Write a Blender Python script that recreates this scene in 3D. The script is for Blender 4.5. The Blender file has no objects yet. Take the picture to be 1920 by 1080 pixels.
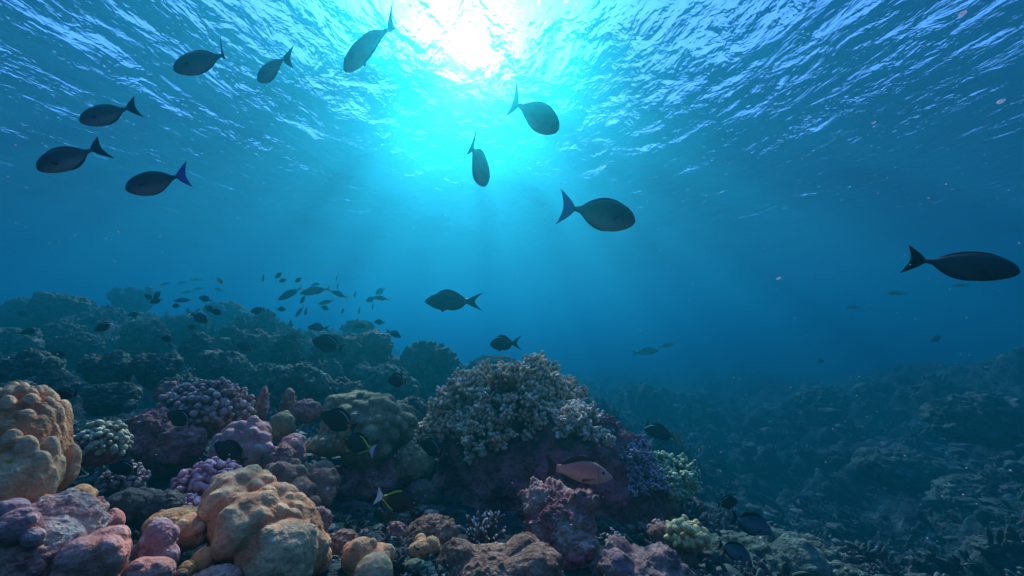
import bpy, bmesh, math, random
import numpy as np
from mathutils import Vector, Matrix, noise as mnoise

R = math.radians
sc = bpy.context.scene
COL = sc.collection
rng = np.random.default_rng(7)
random.seed(7)

# ------------------------------------------------------------------ camera
F_PX = 720.0                      # focal length in pixels of the 1920 wide photo
PITCH = R(8.7)
cam_d = bpy.data.cameras.new('camera'); cam_d.sensor_width = 36.0
cam_d.lens = 36.0 * F_PX / 1920.0
cam_d.clip_start = 0.02; cam_d.clip_end = 2000.0
cam = bpy.data.objects.new('camera', cam_d); COL.objects.link(cam)
cam.location = (0, 0, 0); cam.rotation_euler = (R(90) + PITCH, 0, 0)
sc.camera = cam

def ray(px, py):
    x = (px - 960.0) / F_PX; u = (540.0 - py) / F_PX
    v = Vector((x, math.cos(PITCH) - u * math.sin(PITCH), math.sin(PITCH) + u * math.cos(PITCH)))
    return v.normalized()

def far(d):                        # distances beyond the near reef
    return d if d < 3.0 else 3.0 + (d - 3.0) * 2.0

def at(px, py, d):
    return ray(px, py) * d

# ------------------------------------------------------------------ light
SURF_Z = 4.2
sun_dir = ray(872, 92)
SUN_EL = math.asin(sun_dir.z); SUN_AZ = math.atan2(sun_dir.x, sun_dir.y)
w = bpy.data.worlds.new('World'); sc.world = w; w.use_nodes = True
nt = w.node_tree
for n in list(nt.nodes): nt.nodes.remove(n)
sky = nt.nodes.new('ShaderNodeTexSky'); sky.sky_type = 'NISHITA'; sky.sun_disc = False
sky.sun_elevation = SUN_EL; sky.sun_rotation = SUN_AZ
sky.air_density = 1.0; sky.dust_density = 0.0; sky.ozone_density = 10.0
bg = nt.nodes.new('ShaderNodeBackground'); bg.inputs[1].default_value = 0.15
wo = nt.nodes.new('ShaderNodeOutputWorld')
nt.links.new(sky.outputs[0], bg.inputs[0]); nt.links.new(bg.outputs[0], wo.inputs[0])

sl = bpy.data.lights.new('sun', 'SUN'); sl.energy = 3.7; sl.angle = R(0.5); sl.color = (1.0, 0.97, 0.82)
so = bpy.data.objects.new('sun', sl); COL.objects.link(so)
so.rotation_euler = sun_dir.to_track_quat('Z', 'Y').to_euler()
so.location = sun_dir * 60

sc.view_settings.view_transform = 'Standard'; sc.view_settings.look = 'None'
sc.view_settings.exposure = 1.54; sc.view_settings.gamma = 1.0
sc.view_settings.use_curve_mapping = False
sc.render.engine = 'CYCLES'
cy = sc.cycles
cy.max_bounces = 6; cy.diffuse_bounces = 2; cy.glossy_bounces = 2; cy.transmission_bounces = 3
cy.volume_bounces = 0; cy.transparent_max_bounces = 8
cy.use_denoising = True
cy.sample_clamp_indirect = 4.0; cy.sample_clamp_direct = 0.0

# ------------------------------------------------------------------ helpers
def link_mesh(name, verts, faces, mat=None, parent=None, smooth=True, mats=None, face_mat=None):
    me = bpy.data.meshes.new(name)
    verts = np.asarray(verts, dtype=np.float32)
    if isinstance(faces, np.ndarray) and faces.ndim == 2:
        n, k = faces.shape
        me.vertices.add(len(verts)); me.vertices.foreach_set('co', verts.ravel())
        me.loops.add(n * k); me.loops.foreach_set('vertex_index', faces.astype(np.int32).ravel())
        me.polygons.add(n)
        me.polygons.foreach_set('loop_start', np.arange(0, n * k, k, dtype=np.int32))
        me.update(calc_edges=True); me.validate()
    else:
        me.from_pydata([tuple(v) for v in verts], [], [tuple(f) for f in faces]); me.update()
    me.polygons.foreach_set('use_smooth', np.full(len(me.polygons), smooth, dtype=bool))
    if mat is not None: me.materials.append(mat)
    o = bpy.data.objects.new(name, me); COL.objects.link(o)
    if parent is not None: o.parent = parent
    return o

def tag(o, label=None, cat=None, group=None, kind=None):
    if label: o['label'] = label
    if cat: o['category'] = cat
    if group: o['group'] = group
    if kind: o['kind'] = kind
    return o

def empty(name, loc, label, cat, group=None):
    o = bpy.data.objects.new(name, None); COL.objects.link(o)
    o.empty_display_size = 0.05; o.location = loc
    return tag(o, label, cat, group)

# --- numpy noise (gradient-free value noise, smooth)
_P = np.random.default_rng(11).random((64, 64, 64)).astype(np.float32)
def vnoise(p):
    p = np.asarray(p, dtype=np.float64)
    i = np.floor(p).astype(int); f = p - i
    f = f * f * f * (f * (f * 6 - 15) + 10)
    out = 0
    for dx in (0, 1):
        wx = f[..., 0] if dx else 1 - f[..., 0]
        for dy in (0, 1):
            wy = f[..., 1] if dy else 1 - f[..., 1]
            for dz in (0, 1):
                wz = f[..., 2] if dz else 1 - f[..., 2]
                out = out + wx * wy * wz * _P[(i[..., 0] + dx) & 63, (i[..., 1] + dy) & 63, (i[..., 2] + dz) & 63]
    return out * 2 - 1
def fbm(p, oct=4, gain=0.5):
    p = np.asarray(p, dtype=np.float64); a = 1.0; s = 0; tot = 0
    for k in range(oct):
        s = s + a * vnoise(p * (2.03 ** k) + 17.3 * k); tot += a; a *= gain
    return s / tot
_J = np.random.default_rng(5).random((128, 128, 3))
def domes(x, y, cell, seed=0, lo=0.35, hi=0.62):
    """height of a field of round heads: one jittered dome per cell, highest wins"""
    gx = np.floor(x / cell).astype(int); gy = np.floor(y / cell).astype(int)
    best = np.zeros_like(x)
    for dx in (-1, 0, 1):
        for dy in (-1, 0, 1):
            a = (gx + dx + seed * 13) & 127; b = (gy + dy + seed * 29) & 127
            j = _J[a, b]
            cx = (gx + dx + j[..., 0]) * cell; cy_ = (gy + dy + j[..., 1]) * cell
            r = cell * (lo + (hi - lo) * j[..., 2])
            d2 = ((x - cx) ** 2 + (y - cy_) ** 2) / r ** 2
            h = np.where(d2 < 1, np.sqrt(np.maximum(0, 1 - d2)), 0) * r * (0.6 + 0.6 * j[..., 2])
            best = np.maximum(best, h)
    return best

# --- materials
def new_mat(name):
    m = bpy.data.materials.new(name); m.use_nodes = True
    t = m.node_tree
    for n in list(t.nodes): t.nodes.remove(n)
    out = t.nodes.new('ShaderNodeOutputMaterial')
    return m, t, out
class NT:
    def __init__(s, t): s.t = t
    def n(s, typ, **kw):
        nd = s.t.nodes.new(typ)
        for k, v in kw.items(): setattr(nd, k, v)
        return nd
    def l(s, a, b): s.t.links.new(a, b)
    def noise(s, vec, scale, detail=4, rough=0.55, dist=0.0):
        nd = s.n('ShaderNodeTexNoise'); nd.inputs['Scale'].default_value = scale
        nd.inputs['Detail'].default_value = detail; nd.inputs['Roughness'].default_value = rough
        nd.inputs['Distortion'].default_value = dist
        if vec is not None: s.l(vec, nd.inputs['Vector'])
        return nd
    def vor(s, vec, scale, feature='F1'):
        nd = s.n('ShaderNodeTexVoronoi', feature=feature); nd.inputs['Scale'].default_value = scale
        if vec is not None: s.l(vec, nd.inputs['Vector'])
        return nd
    def ramp(s, fac, stops):
        nd = s.n('ShaderNodeValToRGB'); el = nd.color_ramp.elements
        while len(el) < len(stops): el.new(0.5)
        for e, (p, c) in zip(el, stops):
            e.position = p; e.color = (c[0], c[1], c[2], 1) if not isinstance(c, (int, float)) else (c, c, c, 1)
        s.l(fac, nd.inputs[0]); return nd
    def mix(s, fac, a, b):
        nd = s.n('ShaderNodeMix', data_type='RGBA')
        for sock, v in ((nd.inputs[0], fac), (nd.inputs[6], a), (nd.inputs[7], b)):
            if isinstance(v, (int, float)): sock.default_value = v
            elif isinstance(v, (tuple, list)): sock.default_value = (v[0], v[1], v[2], 1)
            else: s.l(v, sock)
        return nd.outputs[2]
    def math(s, op, a, b=0.0, c=0.0, clamp=False):
        nd = s.n('ShaderNodeMath', operation=op); nd.use_clamp = clamp
        for sock, v in zip(nd.inputs, (a, b, c)):
            if isinstance(v, (int, float)): sock.default_value = v
            else: s.l(v, sock)
        return nd.outputs[0]

# ------------------------------------------------------------------ haze: the body of sea water
def build_haze():
    m, t, out = new_mat('sea_water_volume'); T = NT(t)
    def pv(scat, absn, g):
        d = max(a_ + b_ for a_, b_ in zip(scat, absn))
        v = T.n('ShaderNodeVolumePrincipled')
        v.inputs['Density'].default_value = d
        v.inputs['Color'].default_value = (*[q / d for q in scat], 1)
        v.inputs['Absorption Color'].default_value = (*[(1 - k / max(d - q, 1e-6)) ** 2 for q, k in zip(scat, absn)], 1)
        v.inputs['Anisotropy'].default_value = g
        return v
    SC, AB = (0.0016, 0.0405, 0.0540), (0.102, 0.038, 0.002)
    lobes = [pv([q * k for q in SC], [q * k for q in AB], g) for k, g in ((0.17, 0.10), (0.53, 0.82), (0.30, 0.955))]
    prev = lobes[0].outputs[0]
    for v in lobes[1:]:
        ad = T.n('ShaderNodeAddShader'); T.l(prev, ad.inputs[0]); T.l(v.outputs[0], ad.inputs[1]); prev = ad.outputs[0]
    T.l(prev, out.inputs['Volume'])
    X = 120.0; zb = -14.0; zt = SURF_Z + 0.6
    v = [(x, y, z) for z in (zb, zt) for y in (-X, X) for x in (-X, X)]
    f = [(0, 2, 3, 1), (4, 5, 7, 6), (0, 1, 5, 4), (2, 6, 7, 3), (0, 4, 6, 2), (1, 3, 7, 5)]
    o = link_mesh('haze', v, f, m, smooth=False)
    tag(o, kind='stuff')
build_haze()

# ------------------------------------------------------------------ water surface
def build_surface():
    m, t, out = new_mat('sea_surface'); T = NT(t)
    tc = T.n('ShaderNodeTexCoord')
    mp = T.n('ShaderNodeMapping'); mp.inputs['Scale'].default_value = (1.0, 0.6, 1.0)
    T.l(tc.outputs['Object'], mp.inputs['Vector'])
    n1 = T.noise(mp.outputs[0], 2.6, 4, 0.52, 0.35)
    n2 = T.noise(mp.outputs[0], 9.0, 3, 0.55, 0.4)
    h = T.math('MULTIPLY_ADD', n2.outputs[0], 0.07, n1.outputs[0])
    bp = T.n('ShaderNodeBump'); bp.inputs['Strength'].default_value = 1.0; bp.inputs['Distance'].default_value = 0.125
    T.l(h, bp.inputs['Height'])
    fr = T.n('ShaderNodeFresnel'); fr.inputs['IOR'].default_value = 1.255
    T.l(bp.outputs[0], fr.inputs['Normal'])
    tr = T.n('ShaderNodeBsdfTransparent'); tr.inputs[0].default_value = (0.86, 0.90, 0.92, 1)
    rf = T.n('ShaderNodeBsdfRefraction'); rf.inputs['IOR'].default_value = 1.20; rf.inputs['Roughness'].default_value = 1.0
    T.l(bp.outputs[0], rf.inputs['Normal'])
    gl = T.n('ShaderNodeBsdfGlossy'); gl.inputs['Roughness'].default_value = 0.22
    T.l(bp.outputs[0], gl.inputs['Normal'])
    mx = T.n('ShaderNodeMixShader'); mx.inputs[0].default_value = 0.02
    T.l(tr.outputs[0], mx.inputs[1]); T.l(rf.outputs[0], mx.inputs[2])
    n3 = T.noise(mp.outputs[0], 16.0, 2, 0.5, 0.3)
    h3 = T.math('MULTIPLY_ADD', n3.outputs[0], 0.22, h)
    b3 = T.n('ShaderNodeBump'); b3.inputs['Strength'].default_value = 1.0; b3.inputs['Distance'].default_value = 0.24
    T.l(h3, b3.inputs['Height'])
    gr = T.n('ShaderNodeBsdfRefraction'); gr.inputs['IOR'].default_value = 1.16; gr.inputs['Roughness'].default_value = 0.22
    T.l(b3.outputs[0], gr.inputs['Normal'])
    mg = T.n('ShaderNodeMixShader'); mg.inputs[0].default_value = 0.07
    T.l(mx.outputs[0], mg.inputs[1]); T.l(gr.outputs[0], mg.inputs[2])
    m2 = T.n('ShaderNodeMixShader'); T.l(T.math('MULTIPLY', fr.outputs[0], 0.96), m2.inputs[0])
    T.l(mg.outputs[0], m2.inputs[1]); T.l(gl.outputs[0], m2.inputs[2])
    T.l(m2.outputs[0], out.inputs['Surface'])
    n = 420
    u = np.linspace(-1, 1, n); s = np.sign(u) * (np.abs(u) * 14 + np.abs(u) ** 4 * 100)
    X, Y = np.meshgrid(s, s)
    P = np.stack([X * 0.55, Y * 0.28, 0 * X], -1)
    Z = 0.11 * fbm(P, 2) + 0.08 * fbm(P * 2.3 + 5, 2)
    Z *= np.clip(1.3 - np.hypot(X, Y) / 60, 0, 1)
    V = np.stack([X, Y, Z], -1).reshape(-1, 3)
    i = np.arange(n * n).reshape(n, n)
    Fc = np.stack([i[:-1, :-1], i[:-1, 1:], i[1:, 1:], i[1:, :-1]], -1).reshape(-1, 4)
    o = link_mesh('water_surface', V, Fc, m)
    o.location = (0, 0, SURF_Z)
    tag(o, kind='structure')
build_surface()

# ------------------------------------------------------------------ sea floor
CTRL = [  # photo pixel and distance of points of the reef bed
 (0,1080,1.25),(300,1080,1.2),(600,1080,1.35),(960,1080,1.5),(1300,1080,1.8),(1500,1080,3.2),(1700,1080,5.0),(1900,1080,5.0),
 (250,930,1.9),(700,980,1.9),(500,900,2.2),(800,930,2.3),(120,850,2.6),(300,800,3.0),(500,820,2.8),(650,860,2.6),
 (200,730,4.5),(500,740,4.5),(700,760,4.0),(830,780,3.6),(1000,900,2.6),(1150,930,2.6),(1250,1000,2.3),
 (100,640,7),(300,650,7),(500,655,6.5),(650,670,5.5),(790,690,5.5),(0,700,4.5),(-300,700,4.5),(-300,1000,1.6),
 (-300,600,8),(0,590,9),(120,578,9),(250,580,11),(340,600,11),(450,612,9),(600,640,7.5),(800,705,7),
 (900,720,9),(1000,735,11),(1150,755,10),(1100,710,22),(700,690,20),(300,660,24),(0,640,24),
 (1400,960,5),(1400,1010,3.5),(1330,900,6),(1600,990,6),(1700,950,7.5),(1800,890,7.5),(1900,830,7.0),(2100,800,6),(2200,1000,4),
 (1500,790,11),(1300,740,15),(1600,720,14),(1800,676,13),(1900,656,12),(2200,670,12),(1600,705,30),(2000,700,30),(1250,880,7),(1600,860,9),
]
_cp = np.array([tuple(at(c[0], c[1], far(c[2]))) for c in CTRL])
_back = np.array([(x, y, -1.1) for x in (-6, -2, 2, 6) for y in (-3, -8)] + [(x, y, -4.5) for x, y in ((-60,60),(60,60),(0,60),(-60,-40),(60,-40),(-60,10),(60,10),(0,95))])
_cp = np.vstack([_cp, _back])
def _ker(d): return np.sqrt(d * d + 0.25)
_D = np.hypot(_cp[:, None, 0] - _cp[None, :, 0], _cp[:, None, 1] - _cp[None, :, 1])
_A = _ker(_D) - np.eye(len(_cp)) * 0.12
_wt = np.linalg.solve(_A, _cp[:, 2] + 2.0)
def base_z(x, y):
    x = np.asarray(x, float); y = np.asarray(y, float); s = np.zeros_like(x)
    for (cx, cy_, _), wv in zip(_cp, _wt): s += wv * _ker(np.hypot(x - cx, y - cy_))
    return np.clip(s - 2.0, -9, 2.2)
def floor_z(x, y):
    d = np.hypot(x, y)
    z = base_z(x, y)
    P = np.stack([x, y, 0 * x], -1)
    amp = np.clip((d - 1.0) / 4.0, 0.15, 1)
    wx = x + 0.25 * fbm(P * 0.9, 2); wy = y + 0.25 * fbm(P * 0.9 + 9, 2)
    patch = np.clip(0.5 + 1.2 * fbm(P * 0.35 + 3, 2), 0.1, 1.2)
    h = 0.16 * domes(wx, wy, 3.4, 5) * np.clip((d - 5) / 5, 0, 1) * patch + 0.75 * domes(wx, wy, 1.5, 1) * patch + 0.8 * domes(wx, wy, 0.62, 2) * (0.5 + 0.5 * patch) + 0.8 * domes(wx, wy, 0.26, 3)
    h += 0.6 * domes(x, y, 0.115, 4) * np.clip(1.4 - d / 14, 0, 1)
    return z + amp * (h - 0.42) + 0.05 * fbm(P * 3.0, 4) + 0.25 * amp * fbm(P * 0.5 + 31, 3)

def warm(c, k=1.0):       # redder, less blue base colour, standing in for flash light against blue skylight
    return (min(0.88, c[0] * (1 + 0.22 * k)), c[1] * (1 - 0.24 * k), c[2] * (1 - 0.48 * k))
def rock_mat(name, cols, patch, scale=6.0, bump=0.012, k=0.0):
    cols = [warm(c, k) for c in cols]; patch = warm(patch, k)
    m, t, out = new_mat(name); T = NT(t)
    tc = T.n('ShaderNodeTexCoord'); v = tc.outputs['Object']
    a = T.noise(v, scale, 6, 0.62, 0.4); c = T.ramp(a.outputs[0], [(0.30, cols[0]), (0.45, cols[1]), (0.56, cols[2]), (0.70, cols[3])])
    b = T.noise(v, scale * 0.45, 4, 0.6, 0.8); pf = T.ramp(b.outputs[0], [(0.52, 0), (0.62, 1)])
    col = T.mix(pf.outputs[0], c.outputs[0], patch)
    f = T.noise(v, scale * 9, 4, 0.65); ff = T.ramp(f.outputs[0], [(0.25, 0.45), (0.75, 1.35)])
    mul = T.n('ShaderNodeMix', data_type='RGBA', blend_type='MULTIPLY'); mul.inputs[0].default_value = 1
    T.l(col, mul.inputs[6]); T.l(ff.outputs[0], mul.inputs[7])
    p = T.n('ShaderNodeBsdfPrincipled'); p.inputs['Roughness'].default_value = 0.85; p.inputs['Specular IOR Level'].default_value = 0.2
    T.l(mul.outputs[2], p.inputs['Base Color'])
    vo = T.vor(v, scale * 6)
    hh = T.math('MULTIPLY_ADD', vo.outputs[0], -0.5, f.outputs[0])
    hh = T.math('ADD', hh, a.outputs[0])
    bp = T.n('ShaderNodeBump'); bp.inputs['Strength'].default_value = 0.9; bp.inputs['Distance'].default_value = bump
    T.l(hh, bp.inputs['Height']); T.l(bp.outputs[0], p.inputs['Normal'])
    T.l(p.outputs[0], out.inputs['Surface'])
    return m

M_FLOOR = rock_mat('reef_bed', [(0.008,0.017,0.018),(0.018,0.032,0.031),(0.038,0.058,0.054),(0.15,0.20,0.18)], (0.03,0.025,0.035), 3.2, 0.05)
def build_floor():
    na, nr = 900, 860
    th = np.linspace(-math.pi, math.pi, na + 1)[:-1]
    # finer ahead of the viewer, where the reef is seen
    th = th - 0.55 * np.sin(th)
    r = np.concatenate([0.5 * (40 / 0.5) ** np.linspace(0, 1, nr - 30), 40 + np.linspace(0, 1, 31)[1:] ** 1.5 * 90])
    TH, RR = np.meshgrid(th, r)
    X = RR * np.sin(TH); Y = RR * np.cos(TH)
    Z = floor_z(X, Y)
    V = np.stack([X, Y, Z], -1).reshape(-1, 3)
    i = np.arange(na * nr).reshape(nr, na); j = np.roll(i, -1, 1)
    Fc = np.stack([i[:-1], i[1:], j[1:], j[:-1]], -1).reshape(-1, 4)
    V = np.vstack([V, [[0, 0, float(np.mean(Z[0]))]]]); c = len(V) - 1
    o = link_mesh('seabed', V, Fc, M_FLOOR)
    # close the small hole under the viewer
    bm = bmesh.new(); bm.from_mesh(o.data); bm.verts.ensure_lookup_table()
    for k in range(na): bm.faces.new((bm.verts[c], bm.verts[k], bm.verts[(k + 1) % na])).smooth = True
    bmesh.ops.recalc_face_normals(bm, faces=bm.faces); bm.to_mesh(o.data); bm.free()
    tag(o, kind='structure')
build_floor()
# ------------------------------------------------------------------ coral and rock builders
def px_size(px, py, d):
    a = at(px, py, d)
    return (at(px + 1, py, d) - a).length, (at(px, py + 1, d) - a).length
_ICO = {}
def ico(level):
    if level not in _ICO:
        bm = bmesh.new(); bmesh.ops.create_icosphere(bm, subdivisions=level, radius=1.0)
        v = np.array([q.co[:] for q in bm.verts]); v /= np.linalg.norm(v, axis=1)[:, None]
        bm.verts.index_update()
        _ICO[level] = (v, np.array([[q.index for q in f.verts] for f in bm.faces], dtype=np.int32)); bm.free()
    return _ICO[level]
def ray_far(dirs, c, r):
    """far crossing of rays from the origin with ellipsoids c, r -> (n_dirs, n_lobes)"""
    c = np.asarray(c, float); r = np.asarray(r, float)
    i2 = 1.0 / (r * r)
    a = (dirs ** 2) @ i2.T; b = dirs @ (c * i2).T; cc = (c * c * i2).sum(1) - 1.0
    q = b * b - a * cc[None]
    t = (b + np.sqrt(np.maximum(q, 0))) / a
    return np.where((q > 0) & (t > 0), t, 0.0)
def smax(base, T, p):
    m = np.maximum(base, T.max(1) if T.shape[1] else 0)
    s = (base / m) ** p + ((T / m[:, None]) ** p).sum(1)
    return m * s ** (1.0 / p)
def rand_dirs(n, g, zmin=-0.35):
    z = zmin + (1 - zmin) * (np.arange(n) + 0.5) / n
    a = np.arange(n) * 2.399963 + g.random() * 6.28
    q = np.sqrt(1 - z * z)
    v = np.stack([q * np.cos(a), q * np.sin(a), z], 1) + g.normal(0, 0.35 / math.sqrt(n) * 2, (n, 3))
    return v / np.linalg.norm(v, axis=1)[:, None]

def coral_mesh(name, mat, c, r, macro=(), micro=(0, 0.3, 1.0), p=22, level=6, disp=((0.02, 6), (0.008, 26)), seed=0, depth=None, parent=None, zmin=-0.35, sink=0.55):
    """one colony or rock: an ellipsoid with bulging lobes.  c = photo pixel + distance, r = half size in pixels"""
    g = np.random.default_rng(seed + 100)
    C = at(*c); sx, sz = px_size(*c); s = math.sqrt(sx * sz)
    rx, rz = r[0] * sx, r[1] * sz
    ry = depth if depth else 0.5 * (rx + rz)
    az = math.atan2(C.x, C.y); ca, sa = math.cos(az), math.sin(az)
    dirs, faces = ico(level)
    R0 = 1.0 / np.sqrt((dirs[:, 0] / rx) ** 2 + (dirs[:, 1] / ry) ** 2 + (dirs[:, 2] / rz) ** 2)
    lc, lr = [], []
    for (px, py, rp, dd) in macro:
        q = at(px, py, c[2] + dd) - C
        lc.append((q.x * ca - q.y * sa, q.x * sa + q.y * ca, q.z)); lr.append([rp * s] * 3)
    rad = smax(R0, ray_far(dirs, lc, lr), p) if lc else R0
    n, fr, el = micro
    if n:
        md = rand_dirs(n, g, zmin)
        idx = np.argmax(dirs @ md.T, 0); Rm = rad[idx]
        q = min(rx, rz, ry) * fr * g.uniform(0.65, 1.3, n)
        cc = md * (Rm - q * sink)[:, None]
        rr = np.stack([q, q, q * el], 1)
        rad = smax(rad, ray_far(dirs, cc, rr), p * 1.6)
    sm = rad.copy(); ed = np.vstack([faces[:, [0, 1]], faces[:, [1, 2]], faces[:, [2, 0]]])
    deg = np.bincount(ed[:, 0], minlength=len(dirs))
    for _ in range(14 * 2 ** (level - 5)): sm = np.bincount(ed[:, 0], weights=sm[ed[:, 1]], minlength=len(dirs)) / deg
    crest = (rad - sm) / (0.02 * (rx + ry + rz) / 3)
    V = dirs * rad[:, None]
    off = g.random(3) * 40
    mean = (rx + ry + rz) / 3
    for (am, scl) in disp:
        V = V * (1 + am * fbm(V / mean * scl + off, 4)[:, None])
    o = link_mesh(name, V, faces, mat, parent)
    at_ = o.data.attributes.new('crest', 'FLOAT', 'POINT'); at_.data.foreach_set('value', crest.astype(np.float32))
    if parent is None:
        o.location = C; o.rotation_euler = (0, 0, -az)
    else:
        o.location = C - parent.location if True else C
        o.rotation_euler = (0, 0, -az)
    return o

def coral_thing(name, label, cat, *a, group=None, **k):
    o = coral_mesh(name, *a, **k)
    return tag(o, label, cat, group)

def cap_template(seg, prof):
    v = []; t_ = []
    for (t, q) in prof:
        for k in range(seg):
            a = 2 * math.pi * (k + 0.5 * (len(v) // seg % 2)) / seg
            v.append((q * math.cos(a), q * math.sin(a), t)); t_.append(t)
    v.append((0, 0, 1.0)); t_.append(1.0)
    f = []
    nr = len(prof)
    for i in range(nr - 1):
        for k in range(seg):
            a, b = i * seg + k, i * seg + (k + 1) % seg
            f.append((a, b, b + seg)); f.append((a, b + seg, a + seg))
    for k in range(seg): f.append(((nr - 1) * seg + k, (nr - 1) * seg + (k + 1) % seg, len(v) - 1))
    return np.array(v), np.array(t_), np.array(f, dtype=np.int32)
FINGER = cap_template(7, [(0, .72), (.3, .86), (.6, 1.0), (.8, .95), (.92, .66), (.98, .3)])
NUB = cap_template(8, [(0, .55), (.3, .85), (.55, 1.0), (.75, .95), (.9, .65), (.97, .32)])
SPIKE = cap_template(6, [(0, 1.0), (.3, .9), (.6, .75), (.85, .55), (.96, .32)])
def fingers(template, P, D, L, Rr, bend=None, seed=0):
    tv, tt, tf = template
    P = np.asarray(P); D = np.asarray(D); n = len(P)
    D = D / np.linalg.norm(D, axis=1)[:, None]
    ref = np.where(np.abs(D[:, 2:3]) > 0.9, np.array([[1.0, 0, 0]]), np.array([[0, 0, 1.0]]))
    U = np.cross(ref, D); U /= np.linalg.norm(U, axis=1)[:, None]
    W = np.cross(D, U)
    V = P[:, None] + U[:, None] * (tv[None, :, 0:1] * Rr[:, None, None]) + W[:, None] * (tv[None, :, 1:2] * Rr[:, None, None]) + D[:, None] * (tv[None, :, 2:3] * L[:, None, None])
    if bend is not None: V = V + bend[:, None] * (tt[None, :, None] ** 2)
    m = len(tv)
    F_ = (tf[None] + (np.arange(n) * m)[:, None, None]).reshape(-1, 3)
    return V.reshape(-1, 3), F_, np.tile(tt, n), np.repeat(np.random.default_rng(seed).random(n), m)
def merge(parts):
    V, F_, A, B = [], [], [], []; o = 0
    for (v, f, a, b) in parts:
        V.append(v); F_.append(f + o); A.append(a); B.append(b); o += len(v)
    return np.vstack(V), np.vstack(F_), np.concatenate(A), np.concatenate(B)
def finger_obj(name, mat, parts, parent=None, origin=None, rag=0):
    V, F_, A, B = merge(parts)
    if rag:
        q = V / rag
        V = V + rag * 0.30 * np.stack([vnoise(q * .55), vnoise(q * .55 + 31.7), vnoise(q * .55 + 57.1)], 1)
    org = np.array(origin) if origin is not None else np.zeros(3)
    o = link_mesh(name, V - org, F_, mat, parent)
    for nm, arr in (('tip', A), ('tint', B)):
        at_ = o.data.attributes.new(nm, 'FLOAT', 'POINT'); at_.data.foreach_set('value', arr.astype(np.float32))
    if parent is None: o.location = origin if origin is not None else (0, 0, 0)
    return o
def clump_parts(c, R, nb, k, fl, fr, seed, rel=(1, 1, 1), zmin=-0.3, template=FINGER, spread=0.75):
    """a dome of stubby branches, each branch crowned with k fingers"""
    g = np.random.default_rng(seed); c = np.array(c); out = []
    n_ = rand_dirs(nb, g, zmin); n_ = n_[fbm(n_ * 1.6 + seed, 2) > -0.22]; nb = len(n_)
    Q = c + n_ * np.array(rel) * R * g.uniform(0.78, 1.14, nb)[:, None]
    bl = R * 0.55
    out.append(fingers(template, Q - n_ * bl, n_, np.full(nb, bl * 0.97), np.full(nb, fr * 2.2), seed=seed))
    P, D = [], []
    for i in range(nb):
        for j in range(k):
            e = g.normal(0, 1, 3); e -= n_[i] * e.dot(n_[i]); e /= np.linalg.norm(e) + 1e-9
            u = (j + 0.5) / k
            P.append(Q[i] - n_[i] * fl * (0.3 + 2.0 * u) + e * fr * 2.0 * min(1, 0.35 + u)); D.append(n_[i] + e * spread * (0.25 + u) + np.array((0, 0, 0.25)))
    P, D = np.array(P), np.array(D); n = len(P)
    out.append(fingers(template, P, D, fl * g.uniform(0.7, 1.25, n), fr * g.uniform(0.8, 1.2, n), g.normal(0, fl * 0.12, (n, 3)), seed=seed + 1))
    return out
def nub_parts(c, rel, n, nl, nr, seed, zmin=-0.2, template=NUB):
    g = np.random.default_rng(seed); c = np.array(c)
    d = rand_dirs(n, g, zmin); d2 = d + g.normal(0, 0.25, (n, 3)) + np.array((0, 0, .2))
    P = c + d * np.array(rel) * g.uniform(0.82, 1.1, n)[:, None] - d * nl * 0.5
    return [fingers(template, P, d2, nl * g.uniform(0.7, 1.4, n), nr * g.uniform(0.5, 1.3, n), seed=seed)]

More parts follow.
